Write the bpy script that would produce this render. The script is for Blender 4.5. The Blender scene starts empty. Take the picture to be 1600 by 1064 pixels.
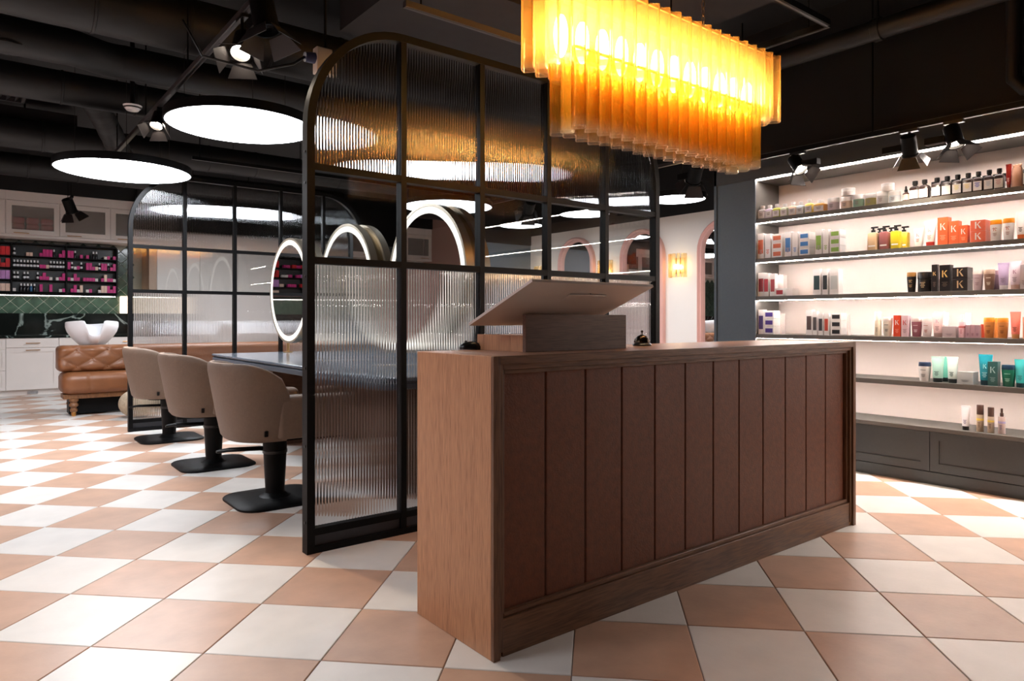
import bpy, math, random
from mathutils import Matrix, Vector
random.seed(7)
S = bpy.context.scene
COL = S.collection
PI = math.pi

# ------------------------------------------------------------------ camera
FPX, HOR, CAMH = 1085.0, 499.0, 1.2
ANG = math.radians(51.76)
FWD = Vector((math.cos(ANG), math.sin(ANG), 0)); RGT = Vector((math.sin(ANG), -math.cos(ANG), 0))
cd = bpy.data.cameras.new('camera'); cam = bpy.data.objects.new('camera', cd); COL.objects.link(cam)
cam.location = (0, 0, CAMH)
cam.rotation_euler = (PI / 2, 0, ANG - PI / 2)
cd.sensor_width = 36.0; cd.lens = FPX / 1600 * 36; cd.shift_y = (HOR - 532) / 1600
cd.clip_start = 0.05; cd.clip_end = 100
S.camera = cam
# ------------------------------------------------------------------ world, view
w = bpy.data.worlds.new('world'); S.world = w; w.use_nodes = True
w.node_tree.nodes['Background'].inputs[0].default_value = (1, .95, .9, 1)
w.node_tree.nodes['Background'].inputs[1].default_value = 0.01
vs = S.view_settings
vs.view_transform = 'Standard'; vs.look = 'None'; vs.gamma = 1; vs.use_curve_mapping = False
vs.exposure = 0.6
cy = S.cycles
cy.use_denoising = True
cy.max_bounces = 14; cy.diffuse_bounces = 4; cy.glossy_bounces = 6; cy.transmission_bounces = 14; cy.transparent_max_bounces = 24
cy.sample_clamp_indirect = 10.0
cy.blur_glossy = 0.6

def hits(px, py):
    return FWD + RGT * ((px - 800) / FPX) + Vector((0, 0, (HOR - py) / FPX))
def y_at(px, X):          # where the line of sight through a photo column meets the plane x = X
    d = hits(px, HOR); return X / d.x * d.y
def proj(p):
    v = Vector(p) - Vector((0, 0, CAMH)); dd = v.dot(FWD)
    if dd < .2: return None
    return 800 + FPX * v.dot(RGT) / dd, HOR - FPX * v.z / dd

# ------------------------------------------------------------------ materials
def lin(c):
    return tuple(((x / 255) / 12.92 if x / 255 <= .04045 else ((x / 255 + .055) / 1.055) ** 2.4) for x in c) + (1,)
MATS = {}
def pm(name, col, rough=.5, metal=0, var=0, scale=8, bump=0, bscale=None, spec=None, stretch=(1, 1, 1), coat=0, rnd=0, trans=0, ior=1.45, emit=None, es=0, detail=4):
    m = bpy.data.materials.new(name); m.use_nodes = True
    nt = m.node_tree; b = nt.nodes['Principled BSDF']
    c = lin(col)
    b.inputs['Base Color'].default_value = c
    b.inputs['Roughness'].default_value = rough; b.inputs['Metallic'].default_value = metal
    if spec is not None: b.inputs['Specular IOR Level'].default_value = spec
    if coat: b.inputs['Coat Weight'].default_value = coat; b.inputs['Coat Roughness'].default_value = .15
    if trans: b.inputs['Transmission Weight'].default_value = trans; b.inputs['IOR'].default_value = ior
    if emit: b.inputs['Emission Color'].default_value = lin(emit); b.inputs['Emission Strength'].default_value = es
    if var or bump or rnd:
        tc = nt.nodes.new('ShaderNodeTexCoord'); mp = nt.nodes.new('ShaderNodeMapping')
        mp.inputs['Scale'].default_value = stretch
        nt.links.new(tc.outputs['Object'], mp.inputs['Vector'])
        vec = mp.outputs['Vector']
        oi = None
        if rnd:
            oi = nt.nodes.new('ShaderNodeObjectInfo')
            ad = nt.nodes.new('ShaderNodeVectorMath'); ad.operation = 'ADD'
            sc = nt.nodes.new('ShaderNodeVectorMath'); sc.operation = 'SCALE'; sc.inputs['Scale'].default_value = 50
            cx = nt.nodes.new('ShaderNodeCombineXYZ')
            nt.links.new(oi.outputs['Random'], cx.inputs[0]); nt.links.new(oi.outputs['Random'], cx.inputs[1])
            nt.links.new(cx.outputs[0], sc.inputs[0])
            nt.links.new(vec, ad.inputs[0]); nt.links.new(sc.outputs[0], ad.inputs[1]); vec = ad.outputs[0]
        n = nt.nodes.new('ShaderNodeTexNoise'); n.inputs['Scale'].default_value = scale; n.inputs['Detail'].default_value = detail
        nt.links.new(vec, n.inputs['Vector'])
        if var or rnd:
            mr = nt.nodes.new('ShaderNodeMapRange'); mr.inputs['From Min'].default_value = .3; mr.inputs['From Max'].default_value = .7
            mr.inputs['To Min'].default_value = 1 - var; mr.inputs['To Max'].default_value = 1 + var
            nt.links.new(n.outputs['Fac'], mr.inputs['Value'])
            val = mr.outputs['Result']
            if rnd:
                m2 = nt.nodes.new('ShaderNodeMapRange'); m2.inputs['To Min'].default_value = 1 - rnd; m2.inputs['To Max'].default_value = 1 + rnd
                nt.links.new(oi.outputs['Random'], m2.inputs['Value'])
                mu = nt.nodes.new('ShaderNodeMath'); mu.operation = 'MULTIPLY'
                nt.links.new(val, mu.inputs[0]); nt.links.new(m2.outputs['Result'], mu.inputs[1]); val = mu.outputs[0]
            vm = nt.nodes.new('ShaderNodeVectorMath'); vm.operation = 'SCALE'; vm.inputs[0].default_value = c[:3]
            nt.links.new(val, vm.inputs['Scale']); nt.links.new(vm.outputs[0], b.inputs['Base Color'])
        if bump:
            n2 = n
            if bscale:
                n2 = nt.nodes.new('ShaderNodeTexNoise'); n2.inputs['Scale'].default_value = bscale; n2.inputs['Detail'].default_value = 3
                nt.links.new(vec, n2.inputs['Vector'])
            bp = nt.nodes.new('ShaderNodeBump'); bp.inputs['Strength'].default_value = bump; bp.inputs['Distance'].default_value = .01
            nt.links.new(n2.outputs['Fac'], bp.inputs['Height']); nt.links.new(bp.outputs['Normal'], b.inputs['Normal'])
    MATS[name] = m
    return m

def wood(name, dark, light, stretch, rough=.42):
    m = bpy.data.materials.new(name); m.use_nodes = True
    nt = m.node_tree; b = nt.nodes['Principled BSDF']; b.inputs['Roughness'].default_value = rough
    tc = nt.nodes.new('ShaderNodeTexCoord'); mp = nt.nodes.new('ShaderNodeMapping'); mp.inputs['Scale'].default_value = stretch
    nt.links.new(tc.outputs['Object'], mp.inputs['Vector'])
    n1 = nt.nodes.new('ShaderNodeTexNoise'); n1.inputs['Scale'].default_value = 3.2; n1.inputs['Detail'].default_value = 3; n1.inputs['Distortion'].default_value = 1.2
    n2 = nt.nodes.new('ShaderNodeTexNoise'); n2.inputs['Scale'].default_value = 22; n2.inputs['Detail'].default_value = 6
    nt.links.new(mp.outputs[0], n1.inputs['Vector']); nt.links.new(mp.outputs[0], n2.inputs['Vector'])
    wv = nt.nodes.new('ShaderNodeMath'); wv.operation = 'MULTIPLY'; wv.inputs[1].default_value = 14
    nt.links.new(n1.outputs['Fac'], wv.inputs[0])
    fr = nt.nodes.new('ShaderNodeMath'); fr.operation = 'SINE'; nt.links.new(wv.outputs[0], fr.inputs[0])
    ml = nt.nodes.new('ShaderNodeMath'); ml.operation = 'MULTIPLY_ADD'; ml.inputs[1].default_value = .06
    nt.links.new(fr.outputs[0], ml.inputs[0]); nt.links.new(n2.outputs['Fac'], ml.inputs[2])
    cr = nt.nodes.new('ShaderNodeValToRGB')
    cr.color_ramp.elements[0].position = .27; cr.color_ramp.elements[0].color = lin(dark)
    cr.color_ramp.elements[1].position = .62; cr.color_ramp.elements[1].color = lin(light)
    nt.links.new(ml.outputs[0], cr.inputs[0]); nt.links.new(cr.outputs[0], b.inputs['Base Color'])
    bp = nt.nodes.new('ShaderNodeBump'); bp.inputs['Strength'].default_value = .12; bp.inputs['Distance'].default_value = .004
    nt.links.new(n2.outputs['Fac'], bp.inputs['Height']); nt.links.new(bp.outputs[0], b.inputs['Normal'])
    MATS[name] = m; return m

def emitter(name, col, strength):
    m = bpy.data.materials.new(name); m.use_nodes = True
    nt = m.node_tree; nt.nodes.remove(nt.nodes['Principled BSDF'])
    e = nt.nodes.new('ShaderNodeEmission'); e.inputs[0].default_value = lin(col); e.inputs[1].default_value = strength
    nt.links.new(e.outputs[0], nt.nodes['Material Output'].inputs[0])
    MATS[name] = m; return m

def glass(name, col=(255, 255, 255), rough=0.0, ior=1.45):
    m = bpy.data.materials.new(name); m.use_nodes = True
    nt = m.node_tree; nt.nodes.remove(nt.nodes['Principled BSDF'])
    g = nt.nodes.new('ShaderNodeBsdfGlass'); g.inputs['Color'].default_value = lin(col); g.inputs['Roughness'].default_value = rough; g.inputs['IOR'].default_value = ior
    nt.links.new(g.outputs[0], nt.nodes['Material Output'].inputs[0])
    MATS[name] = m; return m

def sheen(nt, base=.045):
    """reflectance rising towards grazing angles, the same from both sides of a thin sheet"""
    lw = nt.nodes.new('ShaderNodeLayerWeight'); lw.inputs[0].default_value = .5
    p = nt.nodes.new('ShaderNodeMath'); p.operation = 'POWER'; p.inputs[1].default_value = 5
    nt.links.new(lw.outputs['Facing'], p.inputs[0])
    a = nt.nodes.new('ShaderNodeMath'); a.operation = 'MULTIPLY_ADD'; a.inputs[1].default_value = 1 - base; a.inputs[2].default_value = base
    nt.links.new(p.outputs[0], a.inputs[0]); return a

def thin_glass(name, tint=(250, 250, 250), ior=1.5, rough=.0):
    """a pane thin enough not to bend the view: clear, with a mirror-like sheen"""
    m = bpy.data.materials.new(name); m.use_nodes = True
    nt = m.node_tree; nt.nodes.remove(nt.nodes['Principled BSDF'])
    t = nt.nodes.new('ShaderNodeBsdfTransparent'); t.inputs[0].default_value = lin(tint)
    g = nt.nodes.new('ShaderNodeBsdfGlossy'); g.inputs['Roughness'].default_value = rough
    f = sheen(nt); x = nt.nodes.new('ShaderNodeMixShader')
    nt.links.new(f.outputs[0], x.inputs[0]); nt.links.new(t.outputs[0], x.inputs[1]); nt.links.new(g.outputs[0], x.inputs[2])
    nt.links.new(x.outputs[0], nt.nodes['Material Output'].inputs[0])
    MATS[name] = m; return m

def frosted(name):
    m = bpy.data.materials.new(name); m.use_nodes = True
    nt = m.node_tree; b = nt.nodes['Principled BSDF']
    b.inputs['Base Color'].default_value = lin((176, 170, 164)); b.inputs['Roughness'].default_value = .3
    t = nt.nodes.new('ShaderNodeBsdfTransparent'); x = nt.nodes.new('ShaderNodeMixShader'); x.inputs[0].default_value = .34
    nt.links.new(t.outputs[0], x.inputs[1]); nt.links.new(b.outputs[0], x.inputs[2]); nt.links.new(x.outputs[0], nt.nodes['Material Output'].inputs[0])
    MATS[name] = m; return m

def amber(name, tint, trl, ftl=.35, fg=.12, clear=None, edge=None):
    """thin coloured glass: lets light through tinted, scatters some of it, glints"""
    m = bpy.data.materials.new(name); m.use_nodes = True
    nt = m.node_tree; nt.nodes.remove(nt.nodes['Principled BSDF'])
    t = nt.nodes.new('ShaderNodeBsdfTransparent'); t.inputs[0].default_value = lin(tint)
    l = nt.nodes.new('ShaderNodeBsdfTranslucent'); l.inputs[0].default_value = lin(trl)
    g = nt.nodes.new('ShaderNodeBsdfGlossy'); g.inputs['Roughness'].default_value = .08
    if clear:                      # the drawn end of each tube is clear glass
        tz = nt.nodes.new('ShaderNodeTexCoord'); sp = nt.nodes.new('ShaderNodeSeparateXYZ'); nt.links.new(tz.outputs['Object'], sp.inputs[0])
        mz = nt.nodes.new('ShaderNodeMapRange'); mz.inputs['From Min'].default_value = clear[0]; mz.inputs['From Max'].default_value = clear[1]
        nt.links.new(sp.outputs['Z'], mz.inputs['Value'])
        for nd, cc in ((t, tint), (l, trl)):
            mc = nt.nodes.new('ShaderNodeMixRGB'); mc.inputs[1].default_value = lin((252, 240, 222)); mc.inputs[2].default_value = lin(cc)
            nt.links.new(mz.outputs[0], mc.inputs[0]); nt.links.new(mc.outputs[0], nd.inputs[0])
            if edge and nd is t:       # light crosses more glass towards the rim of a tube
                lw = nt.nodes.new('ShaderNodeLayerWeight'); lw.inputs[0].default_value = .5
                me_ = nt.nodes.new('ShaderNodeMixRGB'); me_.inputs[1].default_value = lin(cc); me_.inputs[2].default_value = lin(edge)
                nt.links.new(lw.outputs['Facing'], me_.inputs[0]); nt.links.new(me_.outputs[0], mc.inputs[2])
    n = nt.nodes.new('ShaderNodeTexNoise'); n.inputs['Scale'].default_value = 40; n.inputs['Detail'].default_value = 2
    tc = nt.nodes.new('ShaderNodeTexCoord'); mp = nt.nodes.new('ShaderNodeMapping'); mp.inputs['Scale'].default_value = (1, 1, .25)
    nt.links.new(tc.outputs['Object'], mp.inputs[0]); nt.links.new(mp.outputs[0], n.inputs['Vector'])
    bp = nt.nodes.new('ShaderNodeBump'); bp.inputs['Strength'].default_value = .5; bp.inputs['Distance'].default_value = .01
    nt.links.new(n.outputs['Fac'], bp.inputs['Height']); nt.links.new(bp.outputs[0], g.inputs['Normal'])
    a = nt.nodes.new('ShaderNodeMixShader'); a.inputs[0].default_value = ftl
    nt.links.new(t.outputs[0], a.inputs[1]); nt.links.new(l.outputs[0], a.inputs[2])
    x = nt.nodes.new('ShaderNodeMixShader')
    f = sheen(nt)
    ma = nt.nodes.new('ShaderNodeMath'); ma.operation = 'ADD'; ma.inputs[1].default_value = fg * .3
    nt.links.new(f.outputs[0], ma.inputs[0]); nt.links.new(ma.outputs[0], x.inputs[0])
    nt.links.new(a.outputs[0], x.inputs[1]); nt.links.new(g.outputs[0], x.inputs[2])
    nt.links.new(x.outputs[0], nt.nodes['Material Output'].inputs[0])
    MATS[name] = m; return m

def marble(name):
    m = pm(name, (18, 24, 24), .12)
    nt = m.node_tree; b = nt.nodes['Principled BSDF']
    tc = nt.nodes.new('ShaderNodeTexCoord')
    n = nt.nodes.new('ShaderNodeTexNoise'); n.inputs['Scale'].default_value = 1.3; n.inputs['Detail'].default_value = 6; n.inputs['Distortion'].default_value = .7
    nt.links.new(tc.outputs['Object'], n.inputs['Vector'])
    cr = nt.nodes.new('ShaderNodeValToRGB'); e = cr.color_ramp.elements
    e[0].position = .47; e[0].color = lin((14, 20, 19)); e[1].position = .53; e[1].color = lin((16, 24, 22))
    k = e.new(.5); k.color = lin((150, 165, 160)); k = e.new(.487); k.color = lin((30, 42, 40)); k = e.new(.512); k.color = lin((24, 34, 32))
    nt.links.new(n.outputs['Fac'], cr.inputs[0]); nt.links.new(cr.outputs[0], b.inputs['Base Color'])
    return m

def knit(name, col):
    m = pm(name, col, .9, var=.15, scale=30, bump=.8, bscale=60)
    return m

# ------------------------------------------------------------------ geometry helpers
class MB:
    def __init__(s): s.v = []; s.f = []; s.xf = None
    def add(s, vs, fs):
        o = len(s.v)
        if s.xf: vs = [tuple(s.xf @ Vector(p)) for p in vs]
        s.v += [tuple(p) for p in vs]; s.f += [tuple(i + o for i in f) for f in fs]; return s
    def box(s, x0, x1, y0, y1, z0, z1):
        return s.add([(x0, y0, z0), (x1, y0, z0), (x1, y1, z0), (x0, y1, z0), (x0, y0, z1), (x1, y0, z1), (x1, y1, z1), (x0, y1, z1)],
                     [(3, 2, 1, 0), (4, 5, 6, 7), (0, 1, 5, 4), (1, 2, 6, 5), (2, 3, 7, 6), (3, 0, 4, 7)])
    def cbox(s, cx, cy_, z0, wx, wy, h): return s.box(cx - wx / 2, cx + wx / 2, cy_ - wy / 2, cy_ + wy / 2, z0, z0 + h)
    def hexa(s, a, b):     # two quads a (bottom) and b (top), same order
        return s.add(list(a) + list(b), [(3, 2, 1, 0), (4, 5, 6, 7), (0, 1, 5, 4), (1, 2, 6, 5), (2, 3, 7, 6), (3, 0, 4, 7)])
    def lathe(s, prof, n=16, cx=0, cy_=0, sx=1, sy=1, cap0=True, cap1=True):
        vs = []; fs = []
        for r, z in prof:
            for i in range(n):
                a = 2 * PI * i / n; vs.append((cx + r * sx * math.cos(a), cy_ + r * sy * math.sin(a), z))
        for k in range(len(prof) - 1):
            for i in range(n):
                j = (i + 1) % n; fs.append((k * n + i, k * n + j, (k + 1) * n + j, (k + 1) * n + i))
        if cap0: fs.append(tuple(range(n - 1, -1, -1)))
        if cap1: fs.append(tuple((len(prof) - 1) * n + i for i in range(n)))
        return s.add(vs, fs)
    def cyl(s, p0, p1, r0, r1=None, n=12):
        p0 = Vector(p0); p1 = Vector(p1); r1 = r0 if r1 is None else r1
        d = p1 - p0; L = d.length; q = d.to_track_quat('Z', 'Y').to_matrix().to_4x4()
        old = s.xf; M = Matrix.Translation(p0) @ q
        s.xf = old @ M if old else M
        s.lathe([(r0, 0), (r1, L)], n); s.xf = old; return s
    def loft(s, rings, cap0=True, cap1=True, closed=True):
        n = len(rings[0]); vs = [p for r in rings for p in r]; fs = []
        for k in range(len(rings) - 1):
            for i in range(n if closed else n - 1):
                j = (i + 1) % n; fs.append((k * n + i, k * n + j, (k + 1) * n + j, (k + 1) * n + i))
        if closed and cap0: fs.append(tuple(range(n - 1, -1, -1)))
        if closed and cap1: fs.append(tuple((len(rings) - 1) * n + i for i in range(n)))
        return s.add(vs, fs)
    def tube(s, pts, r, n=8, closed=False):
        pts = [Vector(p) for p in pts]; rings = []; N = len(pts); up = None
        for i, p in enumerate(pts):
            if closed: t = pts[(i + 1) % N] - pts[i - 1]
            else: t = pts[min(i + 1, N - 1)] - pts[max(i - 1, 0)]
            t.normalize()
            if up is None: up = Vector((0, 0, 1)) if abs(t.z) < .9 else Vector((1, 0, 0))
            a = t.cross(up)
            if a.length < 1e-4: a = t.cross(Vector((1, .3, 0)))
            a.normalize(); b = a.cross(t); up = b
            rings.append([p + a * (r * math.cos(2 * PI * k / n)) + b * (r * math.sin(2 * PI * k / n)) for k in range(n)])
        if closed: rings.append(rings[0]); return s.loft(rings, False, False)
        return s.loft(rings)
    def prism(s, poly, z0, z1):
        n = len(poly)
        vs = [(x, y, z0) for x, y in poly] + [(x, y, z1) for x, y in poly]
        fs = [tuple(range(n - 1, -1, -1)), tuple(range(n, 2 * n))] + [(i, (i + 1) % n, n + (i + 1) % n, n + i) for i in range(n)]
        return s.add(vs, fs)
    def sphere(s, c, rx, ry=None, rz=None, n=14, m=9):
        ry = ry or rx; rz = rz or rx; rings = []
        for k in range(1, m):
            a = PI * k / m; rings.append([(c[0] + rx * math.sin(a) * math.cos(2 * PI * i / n), c[1] + ry * math.sin(a) * math.sin(2 * PI * i / n), c[2] - rz * math.cos(a)) for i in range(n)])
        o = len(rings) * n
        vs = [p for r in rings for p in r] + [(c[0], c[1], c[2] - rz), (c[0], c[1], c[2] + rz)]; fs = []
        for k in range(len(rings) - 1):
            for i in range(n):
                j = (i + 1) % n; fs.append((k * n + i, k * n + j, (k + 1) * n + j, (k + 1) * n + i))
        for i in range(n):
            j = (i + 1) % n; fs.append((j, i, o)); fs.append(((len(rings) - 1) * n + i, (len(rings) - 1) * n + j, o + 1))
        return s.add(vs, fs)
    def mesh(s, name, m=None, smooth=False, angle=38):
        me = bpy.data.meshes.new(name); me.from_pydata(s.v, [], s.f); me.update()
        if m is not None: me.materials.append(MATS[m] if isinstance(m, str) else m)
        if smooth:
            me.shade_smooth(); me.set_sharp_from_angle(angle=math.radians(angle))
        return me
    def build(s, name, m, parent=None, smooth=False, bevel=0, loc=None, seg=2, angle=38, label=None):
        me = s.mesh(name, m, smooth or bevel > 0, angle)
        return inst(name, me, parent, loc, bevel, seg, label)

def inst(name, me, parent=None, loc=None, bevel=0, seg=2, label=None, rotz=0):
    o = bpy.data.objects.new(name, me); COL.objects.link(o)
    if parent: o.parent = parent
    if loc: o.location = loc
    if rotz: o.rotation_euler.z = rotz
    if bevel:
        b = o.modifiers.new('bevel', 'BEVEL'); b.width = bevel; b.segments = seg; b.limit_method = 'ANGLE'; b.angle_limit = math.radians(40)
    if label: o['label'] = label
    return o
def tag(o, label, cat, group=None):
    o['label'] = label; o['category'] = cat
    if group: o['group'] = group
    return o
def thing(name, label, cat, loc=(0, 0, 0), rotz=0, group=None):
    o = bpy.data.objects.new(name, None); COL.objects.link(o); o.empty_display_size = .05
    o.location = loc; o.rotation_euler = (0, 0, rotz)
    return tag(o, label, cat, group)
KIDS = {}
def kids(o): return [c for c in COL.objects if c.parent == o]
def copy_tree(o, parent=None):
    c = o.copy(); COL.objects.link(c); c.parent = parent
    for k in list(o.children): copy_tree(k, c)
    return c
def dup(root, loc, label, rotz=None):
    c = copy_tree(root); c.location = loc; c['label'] = label
    if rotz is not None: c.rotation_euler.z = rotz
    return c
def struct(o): o['kind'] = 'structure'; return o
def rbox_poly(wx, wy, r, n=5):
    out = []
    for cx, cy_, a0 in ((wx / 2 - r, wy / 2 - r, 0), (-wx / 2 + r, wy / 2 - r, 90), (-wx / 2 + r, -wy / 2 + r, 180), (wx / 2 - r, -wy / 2 + r, 270)):
        for k in range(n + 1):
            a = math.radians(a0 + 90 * k / n); out.append((cx + r * math.cos(a), cy_ + r * math.sin(a)))
    return out
def light(name, kind, parent, loc, energy, col, **kw):
    d = bpy.data.lights.new(name, kind); d.energy = energy; d.color = lin(col)[:3]
    for k, v in kw.items(): setattr(d, k, v)
    o = bpy.data.objects.new(name, d); COL.objects.link(o); o.parent = parent; o.location = loc
    return o
def on_y(px, py, Y):
    d = hits(px, py); t = Y / d.y; return d.x * t, CAMH + d.z * t
def on_x(px, py, X):
    d = hits(px, py); t = X / d.x; return d.y * t, CAMH + d.z * t
def on_z(px, py, z):
    d = hits(px, py); t = (z - CAMH) / d.z; return d.x * t, d.y * t

# ------------------------------------------------------------------ palette
pm('grout', (120, 104, 94), .8)
pm('tile_light', (222, 218, 213), .34, var=.05, scale=6, detail=9, rnd=.02, bump=.05, bscale=40)
pm('tile_terra', (192, 156, 133), .36, var=.11, scale=6, detail=9, rnd=.05, bump=.05, bscale=40)
pm('black_ceiling', (9, 9, 10), .7, var=.1, scale=2)
pm('ceiling_panel', (44, 41, 42), .85, var=.1, scale=6)
pm('black_metal', (11, 11, 12), .5, var=.05, scale=10, spec=.15)
pm('black_duct', (14, 14, 15), .55, var=.1, scale=4)
pm('dark_metal', (52, 49, 50), .4, metal=.3)
pm('track_grey', (60, 57, 58), .4)
pm('white_wall', (236, 232, 228), .7, var=.015, scale=3)
pm('white_paint', (232, 225, 219), .45, var=.015, scale=3)
pm('pink_wall', (190, 146, 134), .75, var=.03, scale=2)
pm('pink_frame', (222, 176, 168), .5, var=.02)
pm('slate', (84, 97, 108), .5, var=.04, scale=60, bump=.04, bscale=200)
pm('slate_dark', (66, 69, 70), .5, var=.04, scale=60)
pm('shelf_grey', (100, 98, 94), .5, var=.03, scale=40)
pm('shelf_back', (246, 233, 225), .6, var=.01)
pm('blue_wall', (92, 106, 118), .6, var=.05, scale=2)
pm('kick_grey', (58, 60, 66), .55, var=.06, scale=40)
wood('wood_side', (146, 97, 66), (196, 144, 104), (16, 16, .6))
wood('wood_trim', (72, 46, 30), (118, 82, 56), (.5, 7, 7))
wood('wood_trim_v', (72, 46, 30), (118, 82, 56), (7, 7, .5))
wood('wood_top', (150, 104, 80), (190, 142, 114), (.5, 8, 8), .3)
wood('wood_dark', (70, 46, 34), (106, 76, 58), (.5, 8, 8))
wood('wood_turned', (92, 58, 34), (130, 88, 54), (6, 6, 1))
pm('leather_panel', (102, 50, 19), .48, var=.22, scale=34, bump=.12, bscale=120, detail=8)
pm('leather_cognac', (130, 82, 50), .38, var=.1, scale=7, bump=.1, bscale=160)
pm('taupe', (114, 94, 79), .62, var=.06, scale=60, bump=.12, bscale=240)
pm('taupe_light', (190, 164, 144), .6, var=.05, scale=40)
pm('table_top', (96, 104, 114), .12, var=.2, scale=5)
pm('table_edge', (70, 78, 88), .3)
pm('gold', (196, 168, 120), .3, metal=1)
pm('gold_dull', (150, 130, 100), .35, metal=.85)
pm('champagne', (186, 174, 156), .32, metal=.8)
pm('brass', (190, 140, 80), .3, metal=1)
pm('ceramic', (238, 238, 240), .12, coat=.3)
pm('mirror', (245, 245, 245), .01, metal=1)
pm('green_tile', (60, 82, 70), .14, var=.3, scale=9, rnd=.12, bump=.15, bscale=12)
pm('grout_light', (176, 178, 166), .8)
pm('towel_pink', (206, 52, 62), .9, var=.1, scale=40, bump=.4, bscale=120)
marble('marble')
knit('knit', (176, 160, 136))
pm('silver', (200, 192, 186), .35, metal=.2)
pm('screen', (8, 8, 10), .1)
pm('black_plastic', (14, 14, 15), .3)
pm('chrome', (180, 180, 182), .15, metal=1)
pm('bell_dark', (60, 48, 36), .25, metal=1)
pm('cream_plastic', (214, 200, 182), .5)
pm('blue_plastic', (54, 60, 96), .5)
pm('frosted_dark', (170, 166, 160), .25)
glass('ribbed_glass', (246, 247, 248), .02, 1.45)
frosted('frosted_glass')
thin_glass('clear_glass', (238, 240, 240), 1.5)
amber('amber_glass', (255, 238, 194), (255, 212, 132), .27, clear=(-.02, .03), edge=(206, 132, 44))
amber('amber_deep', (253, 226, 150), (242, 194, 92), .20, clear=(.0, .07), edge=(190, 128, 40))
amber('amber_pale', (255, 246, 224), (255, 238, 200), .25)
emitter('disc_light', (244, 248, 255), 9.0)
emitter('disc_light_far', (246, 249, 255), 22.0)
emitter('disc_light_small', (246, 249, 255), 9.0)
emitter('led_strip', (255, 240, 231), 92.0)
emitter('led_ring', (255, 248, 236), 1.25)
emitter('spot_glow', (255, 236, 214), 60.0)
emitter('bulb_warm', (255, 232, 190), 58.0)
emitter('sconce_bulb', (255, 230, 192), 50.0)
emitter('lamp_shade', (255, 226, 196), 2.2)

# ------------------------------------------------------------------ floor
XMIN, XMAX, YMIN, YMAX = -2.95, 8.6, -3.0, 13.95
fl = struct(MB().box(XMIN - .3, XMAX + .3, YMIN - .3, YMAX + .3, -.1, -.004).build('floor', 'grout'))
fl['label'] = 'checkerboard floor of pale and terracotta tiles laid diagonally'
ST = .622; U0, V0 = 4.565, -.108; TS = ST / math.sqrt(2)
def tile_mb():
    g = TS / 2 - .0018; c = g - .0025
    m = MB(); m.xf = Matrix.Rotation(PI / 4, 4, 'Z')
    a = [(-g, -g, -.01), (g, -g, -.01), (g, g, -.01), (-g, g, -.01)]
    b = [(-g, -g, -.0022), (g, -g, -.0022), (g, g, -.0022), (-g, g, -.0022)]
    t = [(-c, -c, 0), (c, -c, 0), (c, c, 0), (-c, c, 0)]
    m.loft([a, b, t]); return m
tmesh = [tile_mb().mesh('tile', 'tile_terra'), tile_mb().mesh('tile', 'tile_light')]
cells = []
for i in range(-24, 34):
    for j in range(-34, 34):
        u = U0 + (i + .5) * ST; v = V0 + (j + .5) * ST
        x = (u + v) / 2; y = (u - v) / 2
        if not (XMIN - .2 < x < XMAX + .2 and YMIN - .2 < y < YMAX + .2): continue
        if 1.75 < x < 3.8 and 2.1 < y < 2.35: continue
        q = proj((x, y, 0)); area = 0
        if q and -60 < q[0] < 1660 and q[1] < 1140:
            k = [proj((x + dx * ST / 2, y + dy * ST / 2, 0)) for dx, dy in ((1, 0), (0, 1), (-1, 0), (0, -1))]
            if all(k):
                area = abs(sum(k[n][0] * k[(n + 1) % 4][1] - k[(n + 1) % 4][0] * k[n][1] for n in range(4))) / 2
            if x > 1.4 and y > 3.5: area *= .25           # mostly behind the glass screens and the desk
            if x > 5.6: area *= .05
            if x > 1.5 and x < 4.1 and 1.9 < y < 3.4: area *= .2
        cells.append((area, x, y, (i + j) % 2))
cells.sort(reverse=True)
rest = [MB(), MB()]
proto_v = {p: ([tuple(v.co) for v in tmesh[p].vertices], [tuple(f.vertices) for f in tmesh[p].polygons]) for p in (0, 1)}
for n, (a, x, y, par) in enumerate(cells):
    if n < 300: inst('tile', tmesh[par], fl, (x, y, 0))
    else: rest[par].add([(vx + x, vy + y, vz) for vx, vy, vz in proto_v[par][0]], proto_v[par][1])
for par in (0, 1):
    o = rest[par].build('far_tiles', ('tile_terra', 'tile_light')[par], fl); o['kind'] = 'stuff'

# ------------------------------------------------------------------ walls and ceiling
ZC = 3.75
def wall(name, b, m, label):
    o = struct(MB().box(*b).build(name, m)); o['label'] = label; return o
wall('ceiling', (XMIN - .3, XMAX + .3, YMIN - .3, YMAX + .3, ZC, ZC + .15), 'black_ceiling', 'open black-painted ceiling slab')
wb = wall('wall_back', (XMIN - .3, 7.4, YMAX, YMAX + .2, -.05, ZC), 'white_wall', 'back wall behind the white cabinets')
wall('wall_left', (XMIN - .2, XMIN, YMIN, YMAX, -.05, ZC), 'pink_wall', 'dusty pink side wall')
wall('wall_front', (XMIN, XMAX, YMIN - .2, YMIN, -.05, ZC), 'slate_dark', 'dark grey wall behind the camera')
XW, YB = 8.6, 10.33
wall('wall_right', (XW, XW + .2, 4.2, YB + .2, -.05, 2.8), 'white_wall', 'white wall with arched pink mirrors')
wall('wall_right_upper', (XW - .01, XW + .2, 4.2, YB + .2, 2.8, ZC), 'black_ceiling', 'black band above the white mirror wall')
wall('wall_blue', (5.9, XW, YB, YB + .2, -.05, 2.62), 'blue_wall', 'slate blue end wall beside the white mirror wall')
wall('wall_blue_upper', (5.9, XW, YB - .02, YB + .2, 2.62, ZC), 'black_ceiling', 'black band above the slate blue wall')
wall('wall_upper_back', (2.3, 7.4, 13.2, 13.3, 2.75, ZC), 'black_ceiling', 'black bulkhead above the tall white cabinets')
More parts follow.
